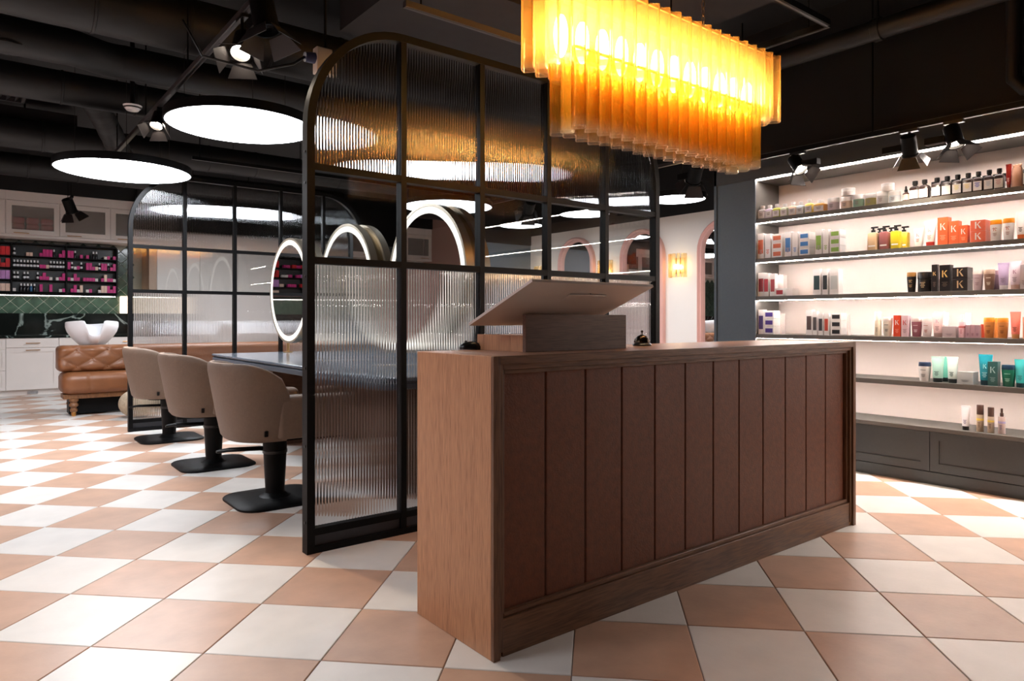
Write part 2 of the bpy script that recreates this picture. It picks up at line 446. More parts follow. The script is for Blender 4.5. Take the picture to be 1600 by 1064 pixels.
wall('wall_upper_cabinets', (XMIN, 2.3, 13.36, 13.95, 3.22, ZC), 'black_ceiling', 'black bulkhead above the wall cabinets')

# the grey shelf bay: bulkhead and pilaster
SX = 5.52                      # front plane of the shelves
SD = .40
wall('wall_shelf', (SX + SD, SX + SD + .12, -2.9, 3.95, -.05, ZC), 'shelf_back', 'pale blush back panel of the lit shelf bay')
wall('wall_bulkhead', (SX + .02, SX + SD, -2.9, 3.95, 2.66, ZC), 'black_ceiling', 'black wall above the lit product shelves')
wall('wall_bay_end', (SX + SD + .12, XW, 4.05, 4.2, -.05, ZC), 'white_wall', 'wall closing the back of the shelf bay')

# arched mirrors in pink frames
def arch_path(hw, z0, zs, n=16):
    return [(-hw, z0)] + [(-hw * math.cos(PI * k / n), zs + hw * math.sin(PI * k / n)) for k in range(n + 1)] + [(hw, z0)]
def arch_mirror(Y, label):
    t = thing('arched_mirror', label, 'mirror', (XW, Y, 0), 0, 'arched mirrors on the white wall')
    hw = .455; zt = 2.66; z0 = .62; zs = zt - hw
    out = arch_path(hw, z0, zs); inn = arch_path(hw - .075, z0 + .06, zs)
    m = MB()
    rings = []
    for (yo, zo), (yi, zi) in zip(out, inn):
        rings.append([(-.001, yo, zo), (-.07, yo, zo), (-.09, (yo * .7 + yi * .3), (zo * .7 + zi * .3)), (-.06, (yo * .45 + yi * .55), zo * .45 + zi * .55), (-.07, yi, zi), (-.001, yi, zi)])
    rings.append(rings[0])
    m.loft(rings, False, False); m.build('frame', 'pink_frame', t, True)
    p = MB(); poly = inn
    n = len(poly)
    p.add([(-.02, y, z) for y, z in poly] + [(-.002, y, z) for y, z in poly], [tuple(range(n)), tuple(range(2 * n - 1, n - 1, -1))])
    p.build('mirror_plate', 'mirror', t)
arch_mirror(9.02, 'farthest pink-framed arched mirror, nearest the slate blue wall')
arch_mirror(7.49, 'middle pink-framed arched mirror beside the right end of the glass screen')
arch_mirror(5.94, 'nearest pink-framed arched mirror, half behind the slate pilaster')

def fluted(r, z0, z1, n=16, lobes=4, amp=.13):
    m = MB(); ring = []
    for zz in (z0, z1):
        ring.append([(r * (1 + amp * math.cos(lobes * 2 * PI * i / n)) * math.cos(2 * PI * i / n), r * (1 + amp * math.cos(lobes * 2 * PI * i / n)) * math.sin(2 * PI * i / n), zz) for i in range(n)])
    inner = [(x * .86, y * .86, z0) for x, y, _ in ring[0]]
    inner2 = [(x * .86, y * .86, z1) for x, y, _ in ring[1]]
    m.loft([inner, ring[0], ring[1], inner2], False, False)
    return m
sc_tube = fluted(.026, 0, .36, 12, 4).mesh('glass_tube', 'amber_pale', True)
def sconce(Y, label):
    t = thing('wall_sconce', label, 'wall light', (XW, Y, 1.84), 0, 'amber glass sconces between the arched mirrors')
    MB().box(-.03, -.001, -.09, .09, .06, .3).build('back_plate', 'brass', t)
    for k in range(7):
        a = -PI / 2 + PI * k / 6
        o = inst('glass_tube', sc_tube, t, (-.06 - .09 * math.cos(a), .14 * math.sin(a), 0))
    MB().sphere((-.085, 0, .16), .035).build('bulb', 'sconce_bulb', t, True)
    MB().cyl((-.03, 0, .3), (-.085, 0, .19), .008).build('bulb_holder', 'brass', t)
sconce(9.95, 'amber glass wall sconce closest to the slate blue wall')
sconce(8.27, 'amber glass wall sconce between the two farther arched mirrors')
sconce(6.75, 'amber glass wall sconce seen just right of the glass screen')
# ------------------------------------------------------------------ ribbed glass screens
PX0, PX1 = 1.367, 4.11
ZT, ARX, ARZ = 2.79, .56, .60
def ztop(x, off=0):
    d = min(x - PX0, PX1 - x) - off
    if d >= ARX: return ZT - off
    d = max(d, 0)
    return ZT - off - (ARZ) + ARZ * math.sqrt(max(0, 1 - ((ARX - d) / ARX) ** 2))
def ribbed_pane(x0, x1, z0, z1=None, top=None, pitch=.0168, amp=.0027, seg=6):
    nr = max(1, round((x1 - x0) / pitch)); pit = (x1 - x0) / nr
    xs = [x0 + pit * (k / seg) for k in range(nr * seg + 1)]
    T = .004
    F = []; B = []
    for k, x in enumerate(xs):
        ph = (k % seg) / seg
        bul = amp * math.sin(PI * ph)
        zz = z1 if top is None else max(z0 + .001, min(z1, top(x)) if z1 else top(x))
        F.append((x, -T / 2 - bul, z0, zz)); B.append((x, T / 2, z0, zz))
    m = MB(); n = len(xs); vs = []
    for (x, y, a, b) in F: vs += [(x, y, a), (x, y, b)]
    for (x, y, a, b) in B: vs += [(x, y, a), (x, y, b)]
    fs = []
    o = 2 * n
    for k in range(n - 1):
        i = 2 * k; fs.append((i, i + 2, i + 3, i + 1)); j = o + i; fs.append((j + 1, j + 3, j + 2, j))
        fs.append((i + 1, i + 3, j + 3, j + 1)); fs.append((i + 2, i, j, j + 2))
    fs.append((0, 1, o + 1, o)); e = 2 * (n - 1); fs.append((e + 1, e, o + e, o + e + 1))
    m.add(vs, fs); return m
def screen(Y, label, group):
    t = thing('glass_screen', label, 'room divider', (0, Y, 0), 0, group)
    fw, fd = .042, .032      # frame width, half depth
    path = [(PX0, 0)]
    n = 14
    for k in range(n + 1):
        a = PI - PI / 2 * k / n; path.append((PX0 + ARX + ARX * math.cos(a), ZT - ARZ + ARZ * math.sin(a)))
    path += [(PX0 + PX1 - x, z) for x, z in reversed(path)]
    inn = []
    N = len(path)
    for i, (x, z) in enumerate(path):
        if i == 0 or i == N - 1: dx, dz = 0, 1
        else:
            dx = path[i + 1][0] - path[i - 1][0]; dz = path[i + 1][1] - path[i - 1][1]
        if i == N - 1: dz = -1
        L = math.hypot(dx, dz); inn.append((x + dz / L * fw, z - dx / L * fw))
    m = MB()
    m.loft([[(a, -fd, b), (a, fd, b), (c, fd, d), (c, -fd, d)] for (a, b), (c, d) in zip(path, inn)])
    m.box(PX0 + .001, PX1 - .001, -fd + .001, fd - .001, 0, .034)
    m.build('outer_frame', 'black_metal', t, True)
    cw = (PX1 - PX0 - fw) / 5
    cols = [PX0 + fw / 2 + cw * k for k in range(6)]
    mw = .017
    for k in range(1, 5):
        zt = ztop(cols[k]) - fw * .6
        MB().box(cols[k] - mw, cols[k] + mw, -fd * .9, fd * .9, .03, zt).build('mullion', 'black_metal', t)
    for z, hh in ((1.985, .018), (1.504, .018), (.108, .018)):
        MB().box(PX0 + fw * .7, PX1 - fw * .7, -fd * .85, fd * .85, z - hh, z + hh).build('rail', 'black_metal', t)
    for k in range(5):
        a = cols[k] + (mw if k else fw / 2) - .003; b = cols[k + 1] - (mw if k < 4 else fw / 2) + .003
        ribbed_pane(a, b, 1.998, None, lambda x: ztop(x, fw * .8)).build('ribbed_pane', 'ribbed_glass', t, True, angle=60)
        MB().box(a, b, -.003, .003, 1.518, 1.972).build('clear_pane', 'clear_glass', t)
        ribbed_pane(a, b, .122, 1.49).build('ribbed_pane', 'ribbed_glass', t, True, angle=60)
        MB().box(a, b, -.008, .008, .03, .094).build('kick_panel', 'kick_grey', t)
    for z in (2.06, 1.9, 1.42, .95, .55, .16):
        MB().cyl((PX0 - .004, -.006, z), (PX0 + .01, -.006, z), .007, n=8).build('screw', 'dark_metal', t)
    return t
screen(3.45, 'nearer black-framed arched screen of ribbed glass behind the wooden desk', 'arched ribbed glass screens')
screen(8.35, 'farther black-framed arched screen of ribbed glass behind the taupe chairs', 'arched ribbed glass screens')

# ------------------------------------------------------------------ reception desk
DX0, DX1, DY0, DY1, DZ = 1.45, 4.09, 1.955, 2.465, 1.07
t = thing('reception_desk', 'wooden reception desk with upright brown leather panels on its front', 'desk', (DX0, DY0, 0))
L = DX1 - DX0; W = DY1 - DY0
MB().box(0, .045, .004, W, 0, DZ - .0).build('side_panel', 'wood_side', t, bevel=.002)
MB().box(L - .045, L, .004, W, 0, DZ - .0).build('side_panel', 'wood_side', t, bevel=.002)
MB().box(.045, L - .045, .004, W, DZ - .05, DZ - .0005).build('desk_top', 'wood_top', t)
MB().box(.045, L - .045, .06, .08, .02, DZ - .05).build('backing_board', 'wood_dark', t)
MB().box(.045, L - .045, W - .03, W - .01, .02, DZ - .05).build('back_panel', 'wood_dark', t)
# stepped moulding round the front: three nested frames, each set deeper
for k, (o, wd, y0) in enumerate(((0, .030, -.012), (.030, .020, -.002), (.050, .016, .012))):
    a = o; b = o + wd
    top = DZ - a
    MB().box(a, b, y0, .004 if k == 0 else .07, 0 if k == 0 else .02, top).build('frame_moulding', 'wood_trim_v', t, bevel=.0015)
    MB().box(L - b, L - a, y0, .004 if k == 0 else .07, 0 if k == 0 else .02, top).build('frame_moulding', 'wood_trim_v', t, bevel=.0015)
    MB().box(b, L - b, y0, .004 if k == 0 else .07, DZ - b, top).build('frame_moulding', 'wood_trim', t, bevel=.0015)
MB().box(.05, L - .05, .002, .07, 0.0, .135).build('plinth', 'wood_trim', t, bevel=.002)
MB().box(.055, L - .055, .012, .07, .135, .155).build('frame_moulding', 'wood_trim', t, bevel=.003)
PB = [.0665 + (L - .133) * k / 12 for k in range(13)]
for k in range(12):
    a, b = PB[k] + .0012, PB[k + 1] - .0012
    m = MB(); rings = []
    n = 40; z0, z1 = .156, DZ - .067
    prof = []
    for i in range(n + 1):
        u = i / n; e = min(u, 1 - u) * (b - a); h = min(1, e / .007)
        prof.append((a + (b - a) * u, .034 - .006 * math.sqrt(max(0, 1 - (1 - h) ** 2))))
    vs = []; fs = []
    for x, y in prof: vs += [(x, y, z0), (x, y, z1)]
    vs += [(a, .06, z0), (a, .06, z1), (b, .06, z0), (b, .06, z1)]
    for i in range(n): fs.append((2 * i, 2 * i + 2, 2 * i + 3, 2 * i + 1))
    m.add(vs, fs); m.build('leather_panel', 'leather_panel', t, True)

# wooden stand and the computer lying on it
st = thing('monitor_stand', 'low wooden stand on the desk carrying the tilted computer', 'stand', (1.74, 2.12, DZ))
MB().box(0, .58, 0, .02, 0, .150).build('front_panel', 'wood_dark', st, bevel=.001)
MB().box(0, .02, .02, .33, 0, .066).build('side_panel', 'wood_side', st)
MB().box(.56, .58, .02, .33, 0, .066).build('side_panel', 'wood_side', st)
MB().box(.02, .56, .31, .33, 0, .066).build('back_panel', 'wood_dark', st)
MB().box(.02, .56, .02, .31, .05, .064).build('shelf_board', 'wood_top', st)
tilt = math.radians(22.0)
mo = thing('desktop_computer', 'silver all-in-one computer lying tilted face-up on the wooden stand', 'computer', (1.60, 1.905, DZ + .152 + .215 * math.tan(tilt) + .008))
mx = Matrix.Rotation(-tilt, 4, 'X')
def slabm(): m = MB(); m.xf = mx; return m
Ld, Wd = .66, .43
rings = []
for (o, z) in ((.10, -.0), (.03, .012), (.0, .02), (0, .03), (.003, .032)):
    rings.append([(o, o, z), (Wd * 0 + Ld - o, o, z), (Ld - o, Wd - o, z), (o, Wd - o, z)])
slabm().loft(rings).build('housing', 'silver', mo, True)
slabm().box(.015, Ld - .015, .015, Wd - .015, .0318, .0335).build('screen_glass', 'screen', mo)
m = slabm(); m.box(.23, .43, .06, .12, -.0012, .004); m.build('rear_cover', 'silver', mo, bevel=.001)
m = slabm(); m.tube([(.31 + .022 * math.cos(2 * PI * k / 16), .05 + .0, .002) for k in range(2)], .002); m.build('vent_slot', 'dark_metal', mo)
# mouse
mx_, my_ = on_z(738, 546, DZ)
mo = thing('computer_mouse', 'black corded mouse on the desk beside the wooden stand', 'mouse', (mx_, my_, DZ), math.radians(-25))
m = MB(); rr = []
for k in range(7):
    u = k / 6; x = -.055 + .11 * u; hh = .036 * math.sin(PI * min(1, .12 + u * .86)) ** .6; ww = .03 * math.sin(PI * (.12 + .78 * u)) ** .5
    rr.append([(x, -ww, .001), (x, -ww * 1.02, hh * .5), (x, -ww * .6, hh * .95), (x, 0, hh), (x, ww * .6, hh * .95), (x, ww * 1.02, hh * .5), (x, ww, .001)])
m.loft(rr); m.build('shell', 'black_plastic', mo, True, angle=80)
MB().cyl((-.028, -.004, .033), (-.028, .004, .033), .006).build('scroll_wheel', 'chrome', mo)
cp = [(-.055, 0, .01), (-.09, .01, .004), (-.14, .0, .004)]
MB().tube([(.05, 0, .012), (.07, -.006, .004), (.078, .01, .004), (.07, .03, .004), (.05, .05, .004)], .0025, 6).build('cord', 'black_plastic', mo, True)
# bell
bx, by = on_z(1013, 541, DZ)
be = thing('service_bell', 'dark brass service bell on the desk right of the computer', 'bell', (2.62, 2.29, DZ))
MB().lathe([(.045, 0), (.047, .006), (.042, .012), (.036, .014)], 24).build('base', 'black_plastic', be, True)
MB().lathe([(.040, .016), (.040, .02), (.034, .036), (.022, .048), (.008, .054), (.004, .055)], 24).build('dome', 'bell_dark', be, True)
MB().lathe([(.003, .054), (.003, .066), (.006, .068), (.007, .072), (.003, .076)], 10).build('button', 'bell_dark', be, True)

# ------------------------------------------------------------------ chandelier
CHX0, CHX1, CHY0, CHY1 = 2.02, 3.75, 2.2, 2.52
ch = thing('chandelier', 'long two-tier chandelier of fluted amber glass tubes above the desk', 'chandelier', ((CHX0 + CHX1) / 2, (CHY0 + CHY1) / 2, 2.07))
def tier(x0, x1, y0, y1, z0, length, pitch, mesh):
    nx = round((x1 - x0) / pitch); ny = max(1, round((y1 - y0) / pitch))
    pts = []
    for k in range(nx + 1): pts += [(x0 + (x1 - x0) * k / nx, y0), (x0 + (x1 - x0) * k / nx, y1)]
    for k in range(1, ny): pts += [(x0, y0 + (y1 - y0) * k / ny), (x1, y0 + (y1 - y0) * k / ny)]
    for (x, y) in pts:
        inst('glass_tube', mesh, ch, (x - ch.location.x, y - ch.location.y, z0 - ch.location.z + random.uniform(-.004, .004)), rotz=random.uniform(-.15, .15))
tube_up = fluted(.036, 0, .375, 16, 4, .12).mesh('glass_tube', 'amber_glass', True, 60)
tube_lo = fluted(.036, 0, .36, 16, 4, .12).mesh('glass_tube', 'amber_deep', True, 60)
tier(CHX0 + .036, CHX1 - .036, CHY0 + .036, CHY1 - .036, 2.355, .375, .083, tube_up)
tier(2.15 + .036, 3.62 - .036, 2.25 + .036, 2.47 - .036, 2.07, .36, .083, tube_lo)
hx, hy = (CHX1 - CHX0) / 2, (CHY1 - CHY0) / 2
m = MB()
for s in (-1, 1):
    m.box(-hx + .03, hx - .03, s * (hy - .036) - .006, s * (hy - .036) + .006, .655, .67)
    m.box(s * (hx - .036) - .006, s * (hx - .036) + .006, -hy + .036, hy - .036, .655, .67)
    m.box(-.72, .72, s * .075 - .005, s * .075 + .005, .36, .37)
m.box(-hx + .03, hx - .03, -.02, .02, .60, .63)
m.build('frame', 'gold_dull', ch)
for k in range(12):
    x = -.74 + 1.48 * k / 11
    MB().sphere((x, 0, .43), .034, .034, .10, n=12, m=10).build('bulb', 'bulb_warm', ch, True)
    MB().cyl((x, 0, .52), (x, 0, .60), .012).build('bulb_holder', 'gold_dull', ch)
for x in (-.55, .32):
    m = MB()
    for k in range(24):
        z = .67 + .04 * k; a = k % 2
        dx, dy = ((.009, 0), (0, .009))[a]
        m.tube([(x + dx * math.cos(q), dy * math.cos(q), z + .026 * math.sin(q)) for q in [2 * PI * i / 8 for i in range(8)]], .003, 4, True)
    m.build('chain', 'gold_dull', ch)
# ------------------------------------------------------------------ styling island with round lit mirrors
TX0, TX1, TY0, TY1, TZ = 2.0, 3.5, 3.72, 7.56, .845
t = thing('styling_table', 'long slate styling table between the two glass screens', 'table', ((TX0 + TX1) / 2, (TY0 + TY1) / 2, 0))
def rtop(o, z0, z1, nm, mt):
    MB().prism(rbox_poly(TX1 - TX0 - 2 * o, TY1 - TY0 - 2 * o, .03), z0, z1).build(nm, mt, t, bevel=.006)
rtop(0, TZ - .022, TZ, 'table_top', 'table_top')
rtop(.012, TZ - .034, TZ - .022, 'edge_reveal', 'table_edge')
rtop(.004, TZ - .075, TZ - .034, 'lower_slab', 'table_edge')
for s in (-1, 1):
    MB().box(-.45, .45, s * 1.25 - .3, s * 1.25 + .3, 0, TZ - .075).build('pedestal', 'wood_dark', t)
MB().box(-.05, .05, -.96, .96, .1, TZ - .075).build('modesty_panel', 'wood_dark', t)

def ring_mirror(Y, label):
    R = .548; zc = 1.50 - TZ
    t = thing('ring_mirror', label, 'mirror', (2.75, Y, TZ), 0, 'round lit mirrors on the styling table')
    def rot(): m = MB(); m.xf = Matrix.Translation((0, 0, zc)) @ Matrix.Rotation(-PI / 2, 4, 'Y'); return m   # local z -> -x
    N = 56
    for s, nm in ((1, 'front'), (-1, 'rear')):
        def q(r, d): return (r, s * d)
        rot().lathe([q(R - .02, .10), q(R, .10), q(R, .035), q(R - .03, .035)], N, cap0=False, cap1=False).build('frame_ring', 'champagne', t, True)
        rot().lathe([q(R - .022, .098), q(R - .072, .098)], N, cap0=False, cap1=False).build('led_ring', 'led_ring', t)
        m = rot(); vs = [((R - .07) * math.cos(2 * PI * i / N), (R - .07) * math.sin(2 * PI * i / N), s * .096) for i in range(N)]
        m.add(vs, [tuple(range(N)) if s > 0 else tuple(range(N - 1, -1, -1))]); m.build('mirror_plate', 'mirror', t)
    rot().lathe([(R - .028, -.045), (R - .028, .045)], N, cap0=True, cap1=True).build('core', 'gold_dull', t, True)
    for s in (-1, 1):
        y = s * .27
        MB().cyl((0, y, 0), (0, y, zc - math.sqrt(R * R - y * y) + .03), .016, n=12).build('post', 'gold', t, True)
        MB().lathe([(.05, 0), (.05, .006), (.02, .012)], 18, 0, y).build('post_foot', 'gold', t, True)
ring_mirror(7.14, 'round lit mirror left of the nearer glass screen post')
ring_mirror(5.77, 'round lit mirror in the middle, seen through the first clear pane')
ring_mirror(4.40, 'largest round lit mirror, seen through the second clear pane')

# ------------------------------------------------------------------ styling chairs
def shell_mb():
    m = MB(); rings = []
    N = 30; PH = math.radians(96)
    for k in range(N + 1):
        ph = -PH + 2 * PH * k / N; a = abs(ph) / PH
        h = .925
        if a > .42: h = .74 + .185 * math.sqrt(max(0, 1 - ((a - .42) / .58) ** 2.2))
        ring = []
        def P(z, th):
            kk = .88 + .12 * (z - .43) / .5
            ax, by = .30 * kk - th, .345 * kk - th
            ca, sa = math.cos(ph), math.sin(ph)
            e = .82
            x = -ax * math.copysign(abs(ca) ** e, ca); y = by * math.copysign(abs(sa) ** e, sa)
            return (x - .065 - .055 * (z - .43) / .5 * max(0, ca), y, z)
        T = .055
        zs = [.43 + (h - .43) * u for u in (0, .05, .3, .6, .88, .97)]
        ring = [P(zs[0], .02), P(zs[1], .004)] + [P(z, 0) for z in zs[2:5]] + [P(zs[5], .006), P(h, T * .3), P(h, T * .7), P(zs[5], T - .006)] + [P(z, T) for z in (zs[4], zs[3], zs[2], zs[0])]
        rings.append(ring)
    m.loft(rings); return m
def soft_block(x0, x1, y0, y1, z0, z1, r=.05, n=4):
    m = MB(); rings = []
    for k in range(n + 1):
        a = PI / 2 * k / n; ins = r * (1 - math.sin(a)); z = z0 + r * (1 - math.cos(a)) * .6
        rings.append([(x + (x0 + x1) / 2, y + (y0 + y1) / 2, z) for x, y in rbox_poly(x1 - x0 - 2 * ins, y1 - y0 - 2 * ins, r)])
    for k in range(n + 1):
        a = PI / 2 * k / n; ins = r * (1 - math.cos(a)); z = z1 - r * (1 - math.sin(a))
        rings.append([(x + (x0 + x1) / 2, y + (y0 + y1) / 2, z) for x, y in rbox_poly(x1 - x0 - 2 * ins, y1 - y0 - 2 * ins, r)])
    m.loft(rings); return m
ct = thing('styling_chair', 'taupe salon chair nearest the camera, beside the nearer screen post', 'chair', (1.63, 4.63, 0), 0, 'taupe salon chairs along the styling table')
shell_mb().build('back_shell', 'taupe', ct, True, angle=60)
m = MB(); m.tube([(-.392 * math.cos(a) ** .82, .335 * math.copysign(abs(math.sin(a)) ** .82, math.sin(a)), .924) for a in [math.radians(-35 + 7 * k) for k in range(11)]], .006, 6); m.build('piping', 'taupe_light', ct, True)
for s in (-1, 1):
    soft_block(-.09, .25, s * .262 - .062, s * .262 + .062, .44, .715, .035).build('armrest', 'taupe', ct, True, angle=60)
soft_block(-.28, .25, -.205, .205, .43, .56, .05).build('seat', 'taupe', ct, True, angle=60)
MB().prism(rbox_poly(.42, .40, .1), .415, .432).build('seat_pan', 'black_metal', ct)
MB().cyl((0, 0, .395), (0, 0, .417), .05, n=20).build('swivel_plate', 'chrome', ct, True)
MB().lathe([(.12, .021), (.085, .03), (.064, .05), (.062, .07), (.078, .385), (.078, .395)], 28).build('column', 'black_metal', ct, True)
m = MB(); rr = []
for o, z in ((0, 0), (0, .012), (.012, .02), (.1, .026)):
    rr.append([(x, y, z) for x, y in rbox_poly(.58 - 2 * o, .56 - 2 * o, max(.02, .13 - o))])
m.loft(rr); m.build('base_plate', 'black_metal', ct, True)
a0 = math.radians(150); ca, sa = math.cos(a0), math.sin(a0)
lp = []
for u, v in ((-.02, -.075), (.1, -.07), (.3, -.045), (.36, -.03), (.37, 0), (.36, .02), (.3, .03), (.1, .0), (.06, -.01)):
    lp.append((u * ca - v * sa, u * sa + v * ca, .32 + .02 * math.sin(u * 8)))
MB().tube(lp, .009, 8).build('pump_lever', 'black_metal', ct, True)
MB().lathe([(.074, .31), (.08, .312), (.08, .33), (.074, .332)], 28, cap0=False, cap1=False).build('lever_collar', 'black_plastic', ct, True)
MB().box(-.17, -.15, -.305, -.285, .47, .505).build('maker_tag', 'black_plastic', ct)
dup(ct, (1.62, 6.05, 0), 'taupe salon chair in the middle of the row of three')
dup(ct, (1.615, 7.62, 0), 'taupe salon chair farthest from the camera, in front of the farther screen')

# ------------------------------------------------------------------ shampoo sofa, basins, pouf
SOX0, SOX1, SOY = .90, 4.1, 10.12
t = thing('shampoo_sofa', 'cognac leather shampoo sofa with tufted back and turned legs', 'sofa', (SOX0, SOY, 0))
LS = SOX1 - SOX0
def cushion(name, x0, x1, y0, y1, z0, z1, fn, nx, nz, r=.06):
    """front-facing pillow: rounded section swept along x, pushed in by fn(x, s)"""
    m = MB(); rings = []
    prof = []
    K = nz
    per = []
    for k in range(K + 1):           # front face from bottom to top with round edges
        u = k / K; z = z0 + (z1 - z0) * u
        e = min(u, 1 - u) * (z1 - z0); b = r * (1 - math.sqrt(max(0, 1 - (1 - min(1, e / r)) ** 2)))
        per.append((y0 + b, z, u))
    xs = [x0 + (x1 - x0) * i / nx for i in range(nx + 1)]
    for i, x in enumerate(xs):
        e = min(x - x0, x1 - x); b = r * (1 - math.sqrt(max(0, 1 - (1 - min(1, e / r)) ** 2)))
        sc = b * .6
        rings.append([(x, y + b * .9 + fn(x, u), z0 + sc + (z - z0) * ((z1 - z0 - 2 * sc) / (z1 - z0))) for y, z, u in per] + [(x, y1, z1 - sc), (x, y1, z0 + sc)])
    m.loft(rings); return m.build(name, 'leather_cognac', t, True, angle=75)
SXT, DZT = .335, .107
ZB0, ZB1 = .545, .87
def tuft(x, u):
    p = (x - .2) / SXT; q = (u * (ZB1 - ZB0) - .06) / (2 * DZT)
    a = abs(math.sin(PI * (p + q)) * math.sin(PI * (p - q)))
    return .045 * (1 - a ** .35)
cushion('tufted_back', 0, LS, .0, .34, ZB0, ZB1, tuft, 190, 26, .07)
def seam(x, u):
    d = min(abs(x - .33 - .42 * k) for k in range(7)); return .014 * math.exp(-(d / .012) ** 2)
cushion('seat_cushion', .03, LS - .03, -.10, .34, .265, .545, seam, 150, 14, .11)
for i in range(0, 11):
    for row in range(3):
        x = .2 + SXT * (i - 1 + (.5 if row % 2 else 0)); z = ZB0 + .06 + DZT * row
        if 0.06 < x < LS - .05 and ZB0 + .02 < z < ZB1 - .01:
            MB().sphere((x, .04, z), .013, n=8, m=5).build('button', 'leather_cognac', t, True)
MB().box(.05, LS - .05, -.02, .3, .215, .27).build('seat_rail', 'wood_turned', t, bevel=.004)
for x in (.16, LS - .16):
    for y in (.0, .27):
        MB().lathe([(.05, .215), (.052, .19), (.04, .175), (.036, .165), (.05, .15), (.052, .13), (.036, .115), (.03, .1), (.042, .085), (.04, .06), (.026, .05)], 16, x, y).build('turned_leg', 'wood_turned', t, True)
        MB().lathe([(.026, .05), (.03, .04), (.022, 0)], 16, x, y).build('brass_ferrule', 'brass', t, True)
MB().box(.12, LS - .1, .08, .34, .02, .215).build('rear_panel', 'black_metal', t)
def basin(X, label):
    t = thing('shampoo_basin', label, 'basin', (X, 10.62, .845), 0, 'white shampoo basins behind the sofa')
    m = MB(); N = 64
    def rim(a):      # height of the lip: dips at the neck rest, which faces the sofa (-y)
        d = abs(((a + PI / 2 + PI) % (2 * PI)) - PI)
        if d < .18: return .15
        if d < .44: return .15 + (.34 - .15) * math.sin(PI / 2 * (d - .18) / .26)
        return .34 - .05 * (d - .50) / 2.6
    rings = []
    A = [2 * PI * i / N for i in range(N)]
    for u, r in ((0, .10), (.02, .135), (.2, .19), (.4, .245), (.6, .285), (.8, .305), (.96, .305), (1.0, .300)):
        rings.append([(1.0 * r * math.cos(a), .8 * r * math.sin(a), rim(a) * u) for a in A])
    for u, r in ((1.0, .288), (.9, .288), (.6, .25), (.35, .19), (.25, .1), (.24, .02)):
        rings.append([(1.0 * r * math.cos(a), .8 * r * math.sin(a), rim(a) * u if u > .5 else .03 + .285 * u * .7) for a in A])
    m.loft(rings); m.build('bowl', 'ceramic', t, True, angle=50)
    MB().lathe([(.12, -.02), (.13, 0), (.11, .02)], 24, sy=.8).build('collar', 'black_plastic', t, True)
    MB().box(-.16, .16, -.02, .3, -.845, -.02).build('pedestal', 'black_metal', t, bevel=.01)
basin(1.32, 'white shampoo basin rising above the left end of the leather sofa')
basin(2.42, 'white shampoo basin blurred behind the second column of the farther screen')
basin(3.52, 'white shampoo basin blurred behind the fourth column of the farther screen')
pf = thing('pouf', 'beige knitted round pouf by the foot of the farther screen', 'pouf', (1.72, 9.55, 0))
m = MB(); N = 40; rings = []
for k in range(1, 18):
    a = PI * k / 18
    rings.append([((.26 * math.sin(a) ** .7 + .006 * math.sin(20 * 2 * PI * i / N)) * math.cos(2 * PI * i / N), (.26 * math.sin(a) ** .7 + .006 * math.sin(20 * 2 * PI * i / N)) * math.sin(2 * PI * i / N), .17 - .17 * math.cos(a)) for i in range(N)])
m.loft(rings); m.build('cover', 'knit', pf, True, angle=80)
MB().lathe([(.03, .334), (.028, .345), (.01, .35)], 12).build('top_knot', 'knit', pf, True)

# ------------------------------------------------------------------ cabinets along the back wall
YF = 13.35
def handle(parent, x, y, z, w=.16):
    m = MB(); m.cyl((x - w / 2, y - .03, z), (x + w / 2, y - .03, z), .006, n=8)
    m.cyl((x - w * .35, y, z), (x - w * .35, y - .03, z), .005, n=8); m.cyl((x + w * .35, y, z), (x + w * .35, y - .03, z), .005, n=8)
    m.build('handle', 'brass', parent, True)
def front(name, parent, x0, x1, z0, z1, y=0, inset=.07, glassm=None):
    """framed (shaker) front lying in the plane y, facing -y"""
    g = .003; x0 += g; x1 -= g; z0 += g; z1 -= g
    m = MB()
    m.box(x0, x0 + inset, y - .02, y, z0, z1); m.box(x1 - inset, x1, y - .02, y, z0, z1)
    m.box(x0 + inset, x1 - inset, y - .02, y, z0, z0 + inset); m.box(x0 + inset, x1 - inset, y - .02, y, z1 - inset, z1)
    if not glassm: m.box(x0 + inset, x1 - inset, y - .011, y, z0 + inset, z1 - inset)
    o = m.build(name, 'white_paint', parent)
    if glassm: MB().box(x0 + inset - .004, x1 - inset + .004, y - .012, y - .006, z0 + inset - .004, z1 - inset + .004).build('pane', glassm, o)
    return o
bases = [(-2.94, -2.2), (-2.2, -1.5), (-1.5, -.85), (-.85, -.2), (-.2, .5, 'three'), (.5, 1.195), (1.195, 1.89), (1.89, 2.5)]
names = {4: 'white base cabinet with stacked drawers at the left edge of the photo', 5: 'white base cabinet with one drawer over a door, left of the sofa', 6: 'white base cabinet hidden mostly behind the basin and sofa', 7: 'white base cabinet just left of the farther glass screen'}
